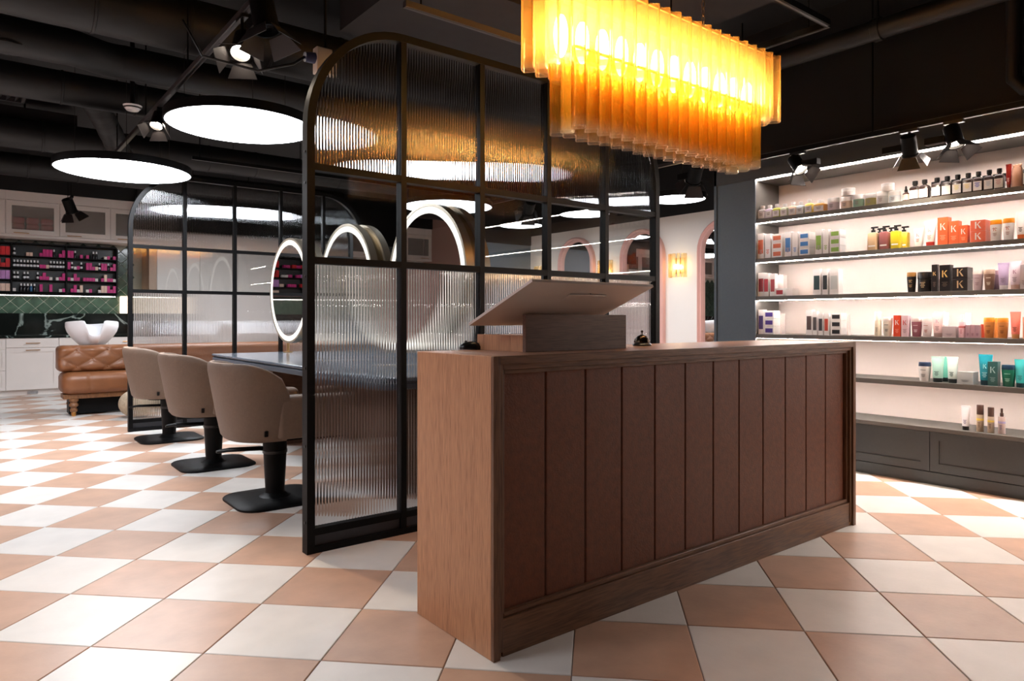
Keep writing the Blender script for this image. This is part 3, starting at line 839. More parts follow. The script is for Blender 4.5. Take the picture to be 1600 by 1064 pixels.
for n, b in enumerate(bases):
    x0, x1 = b[0], b[1]
    c = thing('base_cabinet', names.get(n, '%s white base cabinet from the pink wall, seen only in the mirrors' % ['first', 'second', 'third', 'fourth'][min(n, 3)]), 'cabinet', (x0, YF, 0), 0, 'white base cabinets')
    wd = x1 - x0
    MB().box(.001, wd - .001, 0, .58, .085, .905).build('body', 'white_paint', c)
    MB().box(.0, wd, .05, .5, 0, .085).build('toe_kick', 'white_paint', c)
    if len(b) == 3:
        for z0, z1 in ((.73, .9), (.40, .73), (.09, .40)):
            d = front('drawer', c, 0, wd, z0, z1, 0, .045); handle(d, wd / 2, -.02, (z0 + z1) / 2)
    else:
        d = MB().box(.003, wd - .003, -.02, 0, .757, .9).build('drawer', 'white_paint', c, bevel=.002); handle(d, wd / 2, -.02, .825, .19)
        d = front('door', c, 0, wd, .09, .754); handle(d, wd / 2, -.02, .715, .19)
        if n == 5:
            MB().box(wd / 2 - .07, wd / 2 + .07, .03, .05, .02, .06).build('floor_vent', 'chrome', c)
tag(MB().box(-2.94, 2.5, YF - .03, 13.93, .905, .945).build('worktop', 'marble', bevel=.004), 'black marble worktop with white veins along the back wall', 'worktop')
tag(MB().box(-2.94, 2.5, 13.895, 13.934, .9455, 1.30).build('marble_upstand', 'marble'), 'tall black marble upstand behind the worktop', 'upstand')
# diamond tiles: a wall surface with tile parts
bs = struct(MB().box(-2.94, 2.5, 13.944, 13.9495, 1.25, 2.6).build('wall_backsplash', 'grout_light')); bs['label'] = 'green diamond tiled backsplash with pale joints'
DG = .226
def dia():
    g = DG / 2 - .004; c = g - .006; m = MB()
    m.loft([[(g, 0, 0), (0, 0, g), (-g, 0, 0), (0, 0, -g)], [(g, -.005, 0), (0, -.005, g), (-g, -.005, 0), (0, -.005, -g)], [(c, -.008, 0), (0, -.008, c), (-c, -.008, 0), (0, -.008, -c)]]); return m
dm = dia().mesh('backsplash_tile', 'green_tile')
far = MB()
dv = [tuple(v.co) for v in dm.vertices]; df = [tuple(f.vertices) for f in dm.polygons]
for i in range(-14, 12):
    for k in range(0, 13):
        x = .47 + DG * i + (DG / 2 if k % 2 else 0); z = 1.27 + DG / 2 * k
        if x > 2.5 - DG / 2 or z > 2.46: continue
        if (x > .2 and z < 1.66) or (x > 1.9): inst('backsplash_tile', dm, bs, (x, 13.9438, z))
        else: far.add([(a + x, b + 13.9438, c + z) for a, b, c in dv], df)
o = far.build('hidden_tiles', 'green_tile', bs); o['kind'] = 'stuff'
tag(MB().box(2.5, 2.62, 13.3, 13.93, 0, 2.75).build('cabinet_end_panel', 'taupe_light'), 'beige end panel between the tiled wall and the tall white cabinets', 'panel')
# tall white cabinets behind the farther screen
tall = [(2.62, 3.32), (3.32, 3.98), (3.98, 4.75), (4.75, 5.5), (5.5, 6.3), (6.3, 7.1)]
for n, (x0, x1) in enumerate(tall):
    c = thing('tall_cabinet', ['tall white cabinet behind the second column of the farther screen', 'tall white cabinet behind the third column of the farther screen', 'tall white cabinet behind the fourth column of the farther screen', 'tall white cabinet behind the fifth column of the farther screen', 'tall white cabinet right of the farther screen', 'last tall white cabinet, far behind the largest round mirror'][n], 'cabinet', (x0, 13.3, 0), 0, 'tall white cabinets')
    MB().box(.001, x1 - x0 - .001, 0, .6, 0, 2.74).build('body', 'white_paint', c)
    MB().box(.004, x1 - x0 - .004, -.02, -.0005, .09, 2.735).build('door', 'white_paint', c, bevel=.002)
# wall cabinets with frosted panes
uppers = [(-2.94, -2.25), (-2.25, -1.55), (-1.55, -.86), (-.86, -.19), (-.19, .50), (.50, 1.21), (1.21, 1.93), (1.93, 2.5)]
unames = {4: 'white wall cabinet cut by the left edge of the photo', 5: 'white wall cabinet with pink-red towels behind its frosted pane', 6: 'white wall cabinet behind the hanging black spotlight', 7: 'white wall cabinet partly behind the arch of the farther screen'}
for n, (x0, x1) in enumerate(uppers):
    c = thing('wall_cabinet', unames.get(n, '%s white wall cabinet from the pink wall, seen only in the mirrors' % ['first', 'second', 'third', 'fourth'][min(n, 3)]), 'cabinet', (x0, 13.4, 2.5), 0, 'white wall cabinets with frosted panes')
    wd = x1 - x0
    m = MB(); m.box(.001, .02, 0, .54, 0, .72); m.box(wd - .02, wd - .001, 0, .54, 0, .72); m.box(.02, wd - .02, 0, .54, 0, .02); m.box(.02, wd - .02, 0, .54, .6, .72); m.box(.02, wd - .02, .52, .54, .02, .6)
    m.build('body', 'white_paint', c)
    MB().box(.02, wd - .02, .3, .52, .021, .599).build('inner_back', 'frosted_dark', c)
    MB().box(0, wd, -.022, 0, .575, .72).build('cornice', 'white_paint', c, bevel=.004)
    d = front('door', c, 0, wd, .04, .57, 0, .075, 'frosted_glass'); handle(d, .2, -.02, .06, .2)
    MB().box(0, wd, -.02, 0, .0, .038).build('bottom_rail', 'white_paint', c)
    if n == 5:
        for k in range(3):
            for r in range(3):
                tw = MB().box(0, .17, 0, .2, 0, .10).build('folded_towel', 'towel_pink', None, bevel=.03, loc=(x0 + .08 + .19 * k, 13.43, 2.521 + .101 * r))
                tag(tw, ['bottom', 'middle-height', 'top'][r] + ' ' + ['left', 'middle', 'right'][k] + ' folded pink-red towel behind the frosted pane', 'towel', 'pink towels in the wall cabinet')
# glowing shade lamp on the wall
lx, lz = on_y(199, 477, 13.7)
lp = thing('shade_lamp', 'small glowing rectangular lamp on the tiled wall beside the farther screen', 'wall light', (lx, 13.93, lz - .14))
m = MB(); m.box(-.09, .09, -.16, -.04, 0, .30); m.build('lamp_shade', 'lamp_shade', lp, bevel=.01)
MB().box(-.03, .03, -.06, .0, .1, .2).build('bracket', 'brass', lp)
ZH = ZC - .03                  # where rods and wires stop, just under the slab
# ------------------------------------------------------------------ round ceiling lights
def disc_light(x, y, z, r, label, mat='disc_light'):
    t = thing('disc_light', label, 'ceiling light', (x, y, z), 0, 'round ceiling light discs')
    N = 64
    MB().lathe([(r - .012, 0), (r, 0), (r, .07), (r - .02, .075), (.0, .075)], N, cap0=False, cap1=False).build('rim', 'black_metal', t, True)
    vs = [((r - .011) * math.cos(2 * PI * i / N), (r - .011) * math.sin(2 * PI * i / N), .004) for i in range(N)]
    MB().add(vs, [tuple(range(N - 1, -1, -1))]).build('diffuser', mat, t)
    for k in range(3):
        a = 2 * PI * k / 3 + .4
        MB().cyl((r * .8 * math.cos(a), r * .8 * math.sin(a), .07), (r * .8 * math.cos(a), r * .8 * math.sin(a), ZH - z), .003, n=5).build('suspension_wire', 'dark_metal', t)
DZL = 2.75
disc_light(1.228, 7.69, 2.642, .60, 'round ceiling light disc farthest left, above the farther screen', 'disc_light_far')
disc_light(1.75, 5.74, DZL, .57, 'big round ceiling light disc left of the nearer screen')
disc_light(3.95, 6.15, DZL, .48, 'round ceiling light disc blurred through the ribbed top panes')
disc_light(5.25, 8.1, DZL, .62, 'round ceiling light disc behind the largest round mirror')
disc_light(3.0, 10.5, DZL, .62, 'round ceiling light disc seen through the farther screen', 'disc_light_far')
disc_light(7.25, 8.95, DZL, .36, 'smallest and farthest ceiling disc by the slate blue wall', 'disc_light_small')
disc_light(7.2, 7.4, DZL, .37, 'small ceiling disc above the farthest arched mirror', 'disc_light_small')
disc_light(7.25, 5.75, DZL, .37, 'small ceiling disc between the screen and the slate pilaster', 'disc_light_small')
for k, (x, y) in enumerate(((-1.3, 3.0), (-1.3, 5.6), (-1.3, 8.2), (.9, 10.9))):
    disc_light(x, y, DZL, .62, ['round ceiling light disc out of frame left, nearest the camera', 'round ceiling light disc out of frame left, second from the camera', 'round ceiling light disc out of frame left, third from the camera', 'round ceiling light disc above the shampoo sofa'][k]) if k < 3 else None

# ------------------------------------------------------------------ tracks and spotlights
def track(name, p0, p1, label, sec=.035, mat='track_grey', drops=()):
    p0 = Vector(p0); p1 = Vector(p1)
    t = thing(name, label, 'light track', p0)
    d = p1 - p0; ax = 0 if abs(d.x) > abs(d.y) else 1
    b = [0, 0, 0, 0]
    lo, hi = min(0, d[ax]), max(0, d[ax])
    if ax == 0: MB().box(lo, hi, -sec / 2, sec / 2, 0, sec).build('rail', mat, t); gr = MB().box(lo, hi, -.007, .007, -.0015, .001)
    else: MB().box(-sec / 2, sec / 2, lo, hi, 0, sec).build('rail', mat, t); gr = MB().box(-.007, .007, lo, hi, -.0015, .001)
    gr.build('groove', 'black_plastic', t)
    for u in drops:
        q = d * u; MB().cyl((q.x, q.y, sec), (q.x, q.y, ZH - p0.z), .006, n=6).build('drop_rod', 'black_metal', t)
    return t
track('light_track', (1.26, 3.3, 2.95), (1.26, 9.2, 2.95), 'grey light track running back over the taupe chairs', drops=(.1, .35, .6, .85))
track('light_track', (1.26, 12.2, 3.02), (1.26, 12.9, 3.02), 'short light track in front of the wall cabinets', drops=(.2, .8), mat='black_metal')
track('light_track', (1.95, 8.13, 2.95), (6.0, 8.13, 2.95), 'light track running along the top of the farther screen', drops=(.02, .5, .95), mat='black_metal')
track('light_track', (1.88, 3.33, 2.9), (3.93, 3.33, 2.9), 'grey light track passing above the nearer glass screen', drops=(.05, .9))
track('light_track', (3.95, 2.03, 2.9), (3.95, 3.31, 2.9), 'short dark light track at the right end of the chandelier', mat='black_metal', drops=(.1, .9))
track('light_track', (3.2, 2.03, 2.9), (3.93, 2.03, 2.9), 'dark light track crossing above the chandelier', mat='black_metal', drops=(.05,))
track('light_track', (5.2, 1.0, 2.53), (5.2, 3.7, 2.53), 'dark light track along the front of the product shelves', drops=(.1, .5, .9), mat='black_metal')
track('light_track', (6.3, 4.4, 2.95), (6.3, 9.8, 2.95), 'light track in the far mirror area', drops=(.1, .9))

def spotlight(px_, py_, pz, aim, lit, label, size=1.0, drop=.17, energy=60, boxdir=0):
    t = thing('spotlight', label, 'spotlight', (px_, py_, pz), 0, 'black barn-door spotlights')
    s = size
    MB().box(-.018, .018, -.06, .06, -.02, 0).build('track_adapter', 'black_plastic', t)
    MB().cyl((0, 0, -.02), (0, 0, -drop + .03), .010, n=8).build('stem', 'black_metal', t)
    aim = Vector(aim).normalized()
    q = aim.to_track_quat('Z', 'Y').to_matrix().to_4x4()
    C = Vector((0, 0, -drop))
    def F(): m = MB(); m.xf = Matrix.Translation(C) @ q @ Matrix.Scale(s, 4); return m
    F().lathe([(.045, -.10), (.058, -.09), (.060, .06), (.066, .062), (.066, .075), (.056, .075), (.05, .05)], 24, cap1=False).build('body', 'black_metal', t, True)
    m = F(); vs = [(.051 * math.cos(2 * PI * i / 20), .051 * math.sin(2 * PI * i / 20), .052) for i in range(20)]
    m.add(vs, [tuple(range(20))]); m.build('lens', 'spot_glow' if lit else 'screen', t)
    m = MB(); m.cbox(0, .11 if boxdir == 0 else -.11, -drop - .03 * s, .07 * s, .15 * s, .055 * s); m.build('driver_box', 'black_metal', t, bevel=.004)
    MB().cyl((0, 0, -drop + .01), (0, (.05 if boxdir == 0 else -.05), -drop), .012, n=8).build('bracket', 'black_metal', t)
    for k in range(4):
        m = F(); m.xf = m.xf @ Matrix.Rotation(k * PI / 2, 4, 'Z')
        a, b = .05, .085
        o = .07 if k % 2 else .062
        m.hexa([(-a, o, .075), (a, o, .075), (a, o + .004, .075), (-a, o + .004, .075)], [(-b, o + .055, .155), (b, o + .055, .155), (b, o + .059, .155), (-b, o + .059, .155)])
        m.build('barn_door', 'dark_metal', t)
    if lit:
        l = light('spot_beam', 'SPOT', t, C + aim * .06 * s, energy, (255, 232, 206), spot_size=math.radians(75), spot_blend=.6, shadow_soft_size=.05)
        l.rotation_euler = (-aim).to_track_quat('Z', 'Y').to_euler()
    return t
TZK = 2.95
spotlight(1.26, 3.74, TZK, (.12, -.2, -1), False, 'black spotlight at the top of the photo, its barn doors spread downwards', 1.1, .13)
spotlight(1.26, 4.12, TZK, (-.3, -.5, -.85), True, 'brightly lit spotlight with open barn doors above the chair row', .95, .17, 90)
spotlight(1.26, 6.35, TZK, (-.3, -.45, -.85), True, 'lit spotlight between the two left ceiling discs', .85, .1, 50)
spotlight(1.26, 12.5, 3.02, (.35, .3, -.85), False, 'black spotlight hanging in front of the white wall cabinets', 1.3, .1, boxdir=0)
spotlight(5.2, 2.93, 2.53, (-.25, -.62, -.8), True, 'lit spotlight at the left end of the shelf track', .85, .1, 25, 1)
spotlight(5.2, 2.10, 2.53, (.5, .1, -.85), True, 'middle black spotlight on the shelf track, turned to the shelves', .85, .12, 25)
spotlight(5.2, 1.82, 2.53, (-.2, -.3, -.9), True, 'right-hand black spotlight on the shelf track above the brown bottles', .85, .11, 25)
spotlight(6.3, 4.75, TZK, (.45, .6, -.75), True, 'spotlight beside the slate pilaster turned to the mirror wall', 1.3, .16, 60)
spotlight(6.3, 7.6, TZK, (.4, .8, -.6), True, 'far spotlight shining on the slate blue wall', 1.3, .16, 60)
light_pts = []

# ------------------------------------------------------------------ ducts, vents and pipes under the slab
def duct_x(Y, z, r, x0, x1, label, step=.6):
    t = thing('ventilation_duct', label, 'duct', (x0, Y, z))
    MB().cyl((0, 0, 0), (x1 - x0, 0, 0), r, n=28).build('pipe', 'black_duct', t, True)
    n = int((x1 - x0) / step)
    for k in range(1, n):
        m = MB(); m.xf = Matrix.Translation((k * step, 0, 0)) @ Matrix.Rotation(PI / 2, 4, 'Y')
        m.lathe([(r, -.012), (r + .006, -.008), (r + .006, .008), (r, .012)], 28, cap0=False, cap1=False).build('joint_band', 'black_duct', t, True)
    for k in (.2, .8):
        MB().cyl(((x1 - x0) * k, 0, r), ((x1 - x0) * k, 0, ZH - z), .006, n=6).build('hanger', 'black_metal', t)
duct_x(5.6, 3.40, .2, -2.9, 5.0, 'widest black ventilation duct across the top left of the photo')
duct_x(7.6, 3.34, .15, -2.9, 5.2, 'slim black ventilation duct over the left ceiling discs')
duct_x(9.6, 3.30, .17, -2.9, 5.4, 'black ventilation duct behind the left ceiling discs')
duct_x(11.9, 3.36, .16, -2.9, 5.4, 'black ventilation duct near the wall cabinets')
t = thing('bent_duct', 'black ventilation duct with an offset bend above the left discs', 'duct', (0, 0, 3.34))
pts = [(-2.9, 6.45, 0), (.55, 6.45, 0)] + [(.55 + .5 * u, 6.45 + .28 * (.5 - .5 * math.cos(PI * u)), .06 * u) for u in (.15, .3, .45, .6, .75, .9, 1)] + [(4.5, 6.73, .06)]
MB().tube(pts, .14, 24).build('pipe', 'black_duct', t, True, angle=60)
t = thing('flexible_duct', 'ribbed flexible duct elbow dropping beside the smoke detector', 'duct', (0, 0, 0))
p0 = Vector((.95, 7.9, 3.42)); pts = [p0 + Vector((.04 * k, .09 * k, -.022 * k - .0011 * k * k)) for k in range(15)]
m = MB()
for k in range(len(pts) - 1): m.cyl(pts[k], pts[k + 1], .115 + .006 * (k % 2), .115 + .006 * ((k + 1) % 2), 20)
m.build('hose', 'black_duct', t, True)
for n, (x, y, z, wx, wy) in enumerate(((.1, 8.8, 3.5, .8, .5), (.55, 9.9, 3.42, 1.0, .45), (.75, 6.05, 3.62, .9, .22))):
    v = thing('ceiling_vent', ['louvred ceiling vent at the left edge of the photo', 'louvred ceiling vent above the farther left disc', 'narrow louvred vent between the two upper ducts'][n], 'vent', (x, y, z), 0, 'louvred vents in the black ceiling')
    m = MB(); m.box(-wx / 2, wx / 2, -wy / 2, -wy / 2 + .03, 0, .05); m.box(-wx / 2, wx / 2, wy / 2 - .03, wy / 2, 0, .05); m.box(-wx / 2, -wx / 2 + .03, -wy / 2, wy / 2, 0, .05); m.box(wx / 2 - .03, wx / 2, -wy / 2, wy / 2, 0, .05); m.box(-wx / 2, wx / 2, -wy / 2, wy / 2, .05, .2)
    m.build('vent_frame', 'dark_metal', v)
    for k in range(10):
        xx = -wx / 2 + .03 + (wx - .06) * (k + .5) / 10
        MB().hexa([(xx - .02, -wy / 2 + .03, .005), (xx - .017, -wy / 2 + .03, .005), (xx - .017, wy / 2 - .03, .005), (xx - .02, wy / 2 - .03, .005)], [(xx + .017, -wy / 2 + .03, .04), (xx + .02, -wy / 2 + .03, .04), (xx + .02, wy / 2 - .03, .04), (xx + .017, wy / 2 - .03, .04)]).build('louvre', 'dark_metal', v)
    MB().cyl((0, 0, .2), (0, 0, ZH - z), .01, n=6).build('hanger', 'black_metal', v)
# round air outlet at the left edge, smoke detector
ox, oy = on_z(8, 75, 3.25)
v = thing('round_air_outlet', 'round unlit air outlet cut by the left edge of the photo', 'vent', (ox, oy, 3.25))
MB().lathe([(.17, 0), (.14, .02), (.13, .12), (.15, .3), (.15, ZH - 3.25)], 28, cap0=False).build('collar', 'black_duct', v, True)
MB().lathe([(.18, 0), (.18, .006), (.14, .02)], 28, cap0=False, cap1=False).build('flange', 'dark_metal', v, True)
dx_, dy_ = on_z(207, 173, 3.1)
v = thing('smoke_detector', 'white smoke detector on the black ceiling above the left discs', 'smoke detector', (dx_, dy_, 3.1))
MB().lathe([(.05, 0), (.06, .012), (.075, .03), (.08, .045)], 24).build('housing', 'ceramic', v, True)
MB().lathe([(.067, .018), (.069, .018), (.076, .030), (.074, .031)], 24, cap0=False, cap1=False).build('sensor_slots', 'black_plastic', v)
MB().cyl((0, 0, .045), (0, 0, ZH - 3.1), .02, n=8).build('conduit', 'black_metal', v)
# socket box on the screen arch
sx_, sz_ = on_y(500, 93, 3.6)
v = thing('power_socket', 'cream power socket box with blue plug above the arch of the nearer screen', 'socket', (sx_, 3.6, sz_ - .05))
MB().box(-.03, .06, -.03, .03, -.03, .11).build('socket_box', 'cream_plastic', v, bevel=.006)
MB().cyl((-.03, 0, .05), (-.085, 0, .045), .03, .026, 14).build('plug', 'blue_plastic', v, True)
MB().tube([(-.085, 0, .045), (-.14, .02, .0), (-.3, .1, -.05), (-.55, .2, .0), (-.62, .3, .2)], .007, 6).build('power_cable', 'black_plastic', v, True)
MB().cyl((.03, 0, .11), (.03, 0, ZH - sz_ + .05), .008, n=6).build('hanger', 'black_metal', v)
# lighter ceiling panels between dark joists
for n, (x0, x1, y0, y1, z) in enumerate(((2.35, 4.6, 3.95, 5.2, 3.5), (2.35, 4.6, 2.75, 3.75, 3.5), (2.6, 4.75, .5, 2.55, 3.5), (-2.9, 2.0, .2, 2.3, 3.55))):
    o = struct(MB().box(x0, x1, y0, y1, z, ZC).build('ceiling_panel', 'ceiling_panel')); o['label'] = 'dark grey acoustic panel under the ceiling'
t = thing('sprinkler_pipe', 'long black pipe under the ceiling in front of the shelf wall', 'pipe', (4.95, 0, 3.2))
MB().cyl((0, -2.5, 0), (0, 4.0, 0), .07, n=20).build('pipe', 'black_duct', t, True)
for y in (.8, 2.2, 3.6):
    m = MB(); m.xf = Matrix.Translation((0, y, 0)) @ Matrix.Rotation(PI / 2, 4, 'X'); m.lathe([(.07, -.03), (.08, -.025), (.08, .025), (.07, .03)], 20, cap0=False, cap1=False); m.build('joint_band', 'black_duct', t, True)
    MB().cyl((0, y, .07), (0, y, ZH - 3.2), .008, n=6).build('hanger', 'black_metal', t)
t = thing('drain_pipe', 'black drain pipe with elbows in the top right corner', 'pipe', (0, 0, 0))
yy, zz = on_x(1584, 60, 5.42)
MB().tube([(4.95, yy + .05, 3.45), (5.2, yy, 3.42), (5.38, yy, 3.36), (5.42, yy, 3.25), (5.42, yy, 2.9), (5.42, yy, 2.78), (5.42, yy - .06, 2.7), (5.42, yy - .2, 2.66), (5.42, -2, 2.66)], .045, 14).build('pipe', 'black_duct', t, True)
# ------------------------------------------------------------------ colour rack on the back wall
YR = 13.72
emitter('rack_led', (255, 244, 234), 14.0)
def rx(px): return on_y(px, HOR, YR)[0]
def rz(py): return on_y(90, py, YR)[1]
RX = [rx(-75), rx(18), rx(104), rx(183)]
RZ0, RZ1 = rz(459), rz(384)
rk = thing('wall_rack', 'black wall rack of hair colour boxes above the green tiles', 'rack', (0, YR, 0))
MB().box(RX[0], RX[-1], .17, .2, RZ0, RZ1).build('back_board', 'black_plastic', rk)
for x in RX: MB().box(x - .012, x + .012, 0, .17, RZ0, RZ1).build('upright', 'black_metal', rk)
MB().box(RX[0], RX[-1], -.005, .17, RZ1, RZ1 + .02).build('top_board', 'black_metal', rk)
RH = (RZ1 - RZ0 - .03) / 4
rows_z = [RZ0 + .03 + RH * k for k in (3, 2, 1, 0)]
for z in rows_z: MB().box(RX[0], RX[-1], 0, .17, z - .012, z).build('shelf', 'black_metal', rk)
MB().box(RX[0], RX[-1], 0.0, .17, RZ0 - .03, RZ0).build('light_rail', 'black_metal', rk)
MB().box(RX[0] + .02, RX[-1] - .02, .02, .05, RZ0 - .036, RZ0 - .0295).build('led_strip', 'rack_led', rk)
ORD = ['first', 'second', 'third', 'fourth', 'fifth', 'sixth', 'seventh', 'eighth', 'ninth', 'tenth', 'eleventh', 'twelfth', 'thirteenth', 'fourteenth', 'fifteenth', 'sixteenth', 'seventeenth']
SEEN = {}
CK = {'p': ('rack_pink', .06, 'magenta colour box'), 'w': ('rack_white', .05, 'white product box'), 'r': ('rack_red', .07, 'bright red colour box'),
      'l': ('rack_lilac', .07, 'lilac colour box'), 'c': ('rack_cream', .06, 'cream colour box'), 'P': ('rack_pink', .06, 'magenta colour box')}
ROWN = ['top row', 'second row', 'third row', 'bottom row']
COLN = ['left bay', 'left bay', 'middle bay', 'right bay']
PATT = [['rrpprr.ppp..', 'RRR', 'b...cc..pPPPk.pP', 'PPk.p.p.kk..wp.p'],
        ['llpp..ppwww.', 'RrR', 'bbbbbbbbppcbbbbb', 'Pbwpb.PPpcbPPkpP'],
        ['rr..pppp..cc', 'LLL', 'bb.bb..bpPpw.wpP', 'pwPp.ppppw.pCppw'],
        ['cc.pp..rr.pp', 'CCC', 'w.kkkvk.P..P..wp', '.pPwC.wp..wCCPpP']]
for a in ('p', 'r', 'l', 'c', 'w'): pass
pm('rack_pink', (206, 36, 128), .45); pm('rack_white', (226, 220, 216), .45); pm('rack_red', (214, 26, 34), .45); pm('rack_lilac', (198, 140, 204), .45)
pm('rack_cream', (236, 204, 184), .45); pm('rack_dark', (30, 30, 34), .2); pm('rack_blue', (40, 96, 140), .3); pm('cap_white', (232, 234, 238), .35)
bm_cache = {}
def rbm(key, w, h):
    k = (key, round(w, 3), round(h, 3))
    if k not in bm_cache: bm_cache[k] = MB().box(-w / 2, w / 2, 0, .1, 0, h).mesh('carton', key)
    return bm_cache[k]
bot_mesh = MB().lathe([(.019, 0), (.02, .01), (.02, .075), (.012, .09)], 10).mesh('body', 'rack_dark', True)
botb_mesh = MB().lathe([(.019, 0), (.02, .01), (.02, .075), (.012, .09)], 10).mesh('body', 'rack_blue', True)
cap_mesh = MB().lathe([(.013, .09), (.013, .125), (.01, .128)], 10).mesh('cap', 'cap_white', True)
lab_mesh = MB().lathe([(.0206, .02), (.0206, .055)], 10, cap0=False, cap1=False).mesh('sticker', 'cap_white', True)
for r in range(4):
    for c in range(3):
        for cc in ([PATT[r][0], PATT[r][1]] if c == 0 else [PATT[r][c + 1]]):
            if c == 0:
                if cc == PATT[r][1]: x0, x1 = RX[1] - .20, RX[1] - .015
                else: x0, x1 = RX[0] + .015, RX[1] - .21
            else: x0, x1 = RX[c] + .015, RX[c + 1] - .015
            n = len(cc); pit = (x1 - x0) / n
            bay = COLN[c + 1]; cnt = SEEN.setdefault((r, bay), {})
            def nth(k): cnt[k] = cnt.get(k, 0) + 1; return ORD[cnt[k] - 1]
            for i, s in enumerate(cc):
                x = x0 + pit * (i + .5); z = rows_z[r] + .0005
                if s == '.': continue
                if s in 'bkv':
                    t = thing('dye_bottle', ('dark dye bottle with pale cap' if s != 'v' else 'blue dye bottle with pale cap') + ', %s of wall rack, %s, %s from left' % (bay, ROWN[r], nth('v' if s == 'v' else 'b')), 'bottle', (x, YR + .05, z), 0, 'dye bottles, %s %s' % (bay, ROWN[r]))
                    inst('body', botb_mesh if s == 'v' else bot_mesh, t); inst('cap', cap_mesh, t)
                    if s == 'b': inst('sticker', lab_mesh, t)
                else:
                    mk, h, nm = CK[s.lower()]
                    for q in range(2 if s.isupper() else 1):
                        o = inst('colour_box', rbm(mk, pit * .92, h), None, (x, YR + .02, z + q * (h + .001)))
                        tag(o, nm + (' atop another' if q else '') + ', %s of wall rack, %s, %s from left' % (bay, ROWN[r], nth(nm + str(q))), 'box', '%s, %s %s' % (nm, bay, ROWN[r]))

# ------------------------------------------------------------------ lit product shelves on the right
YL, YE = 3.51, -.7
TOPS = [2.088, 1.738, 1.403, 1.07, .742, .416]
su = thing('shelf_unit', 'grey built-in shelf unit with lit shelves and drawers below', 'shelf unit', (SX, YE, 0))
LY = 3.935 - YE; LSH = YL - YE
MB().box(.0, .38, LSH, LSH + .03, 0, 2.45).build('end_panel', 'shelf_grey', su)
MB().box(-.012, .0, LSH - .006, LSH + .035, 0, 2.45).build('end_stile', 'slate', su)
MB().box(-.002, .39, LSH + .031, LY - .03, 0, 2.62).build('pilaster', 'slate', su)
MB().box(-.004, .02, LSH + .036, LY - .075, .0, 2.44).build('pilaster_face', 'slate', su, bevel=.002)
MB().box(-.012, .39, LY - .028, LY, 0, 2.62).build('pilaster_edge', 'slate', su, bevel=.002)
MB().box(.0, .38, 0, LSH, 2.442, 2.655).build('fascia', 'shelf_grey', su)
MB().box(-.012, .0, 0, LY, 2.442, 2.655).build('fascia_front', 'slate_dark', su)
sh = MB().box(.03, .38, 0, LSH, 2.43, 2.442).build('top_soffit', 'shelf_grey', su)
MB().box(.008, .018, .01, LSH - .004, 2.434, 2.4415).build('led_strip', 'led_strip', sh)
for z in TOPS[:5]:
    s = MB().box(0, .38, 0, LSH, z - .036, z).build('shelf', 'shelf_grey', su, bevel=.001)
    MB().box(.012, .021, .01, LSH - .004, z - (.0405 if z > 1.2 else .0368), z - .0355).build('led_strip', 'led_strip', s)
MB().box(-.015, .38, 0, LSH, TOPS[5] - .03, TOPS[5]).build('counter_board', 'shelf_grey', su, bevel=.002)
MB().box(.02, .38, 0, LSH, .09, TOPS[5] - .03).build('carcass', 'slate_dark', su)
MB().box(.004, .38, 0, LSH, 0, .088).build('plinth', 'slate_dark', su)
seams = [YL, 2.66 + .45, 2.09, 1.07, .05, YE]
seams = [YL, 2.09, .67, YE]
for k in range(3):
    a = seams[k + 1] - YE + .002; b = seams[k] - YE - .002; z0, z1 = .095, TOPS[5] - .034
    m = MB(); i = .06
    m.box(0, .02, a, a + i, z0, z1); m.box(0, .02, b - i, b, z0, z1); m.box(0, .02, a + i, b - i, z0, z0 + i); m.box(0, .02, a + i, b - i, z1 - i, z1); m.box(.010, .02, a + i, b - i, z0 + i, z1 - i)
    m.build('drawer', 'slate_dark', su)

# ---- products
PMC = {}
def pc(col, rough=.35, coat=0):
    k = (col, rough)
    if k not in PMC: PMC[k] = pm('p_%02x%02x%02x_%d' % (col + (int(rough * 100),)), col, rough, var=.02, scale=20)
    return PMC[k]
def K_mb():
    m = MB()
    def para(a, b, c, d): m.hexa([(0, -a[0], a[1]), (0, -b[0], b[1]), (0, -c[0], c[1]), (0, -d[0], d[1])], [(-.02, -a[0], a[1]), (-.02, -b[0], b[1]), (-.02, -c[0], c[1]), (-.02, -d[0], d[1])])
    para((-.38, -.5), (-.2, -.5), (-.2, .5), (-.38, .5)); para((-.2, -.02), (-.05, .08), (.40, .5), (.22, .5)); para((-.1, .1), (.02, .14), (.46, -.5), (.24, -.5))
    return m
def lines_mb(ws):
    m = MB()
    for i, w_ in enumerate(ws): m.box(-.01, 0, -w_ / 2, w_ / 2, .5 - i / len(ws) - .5 / len(ws), .5 - i / len(ws))
    return m
def kmesh(col):
    k = ('K', col)
    if k not in PMC: PMC[k] = K_mb().mesh('lettering', pc(col, .4))
    return PMC[k]
def lmesh(col, ws=(.9, .6, .8, .5)):
    k = ('L', col, ws)
    if k not in PMC: PMC[k] = lines_mb(ws).mesh('print', pc(col, .4))
    return PMC[k]
def stick(parent, me, nm, x, z, sy, sz, y=0):
    o = inst(nm, me, parent, (x, y, z)); o.scale = (.05, sy, sz); return o
WHT, BLK = (238, 236, 234), (18, 17, 18)
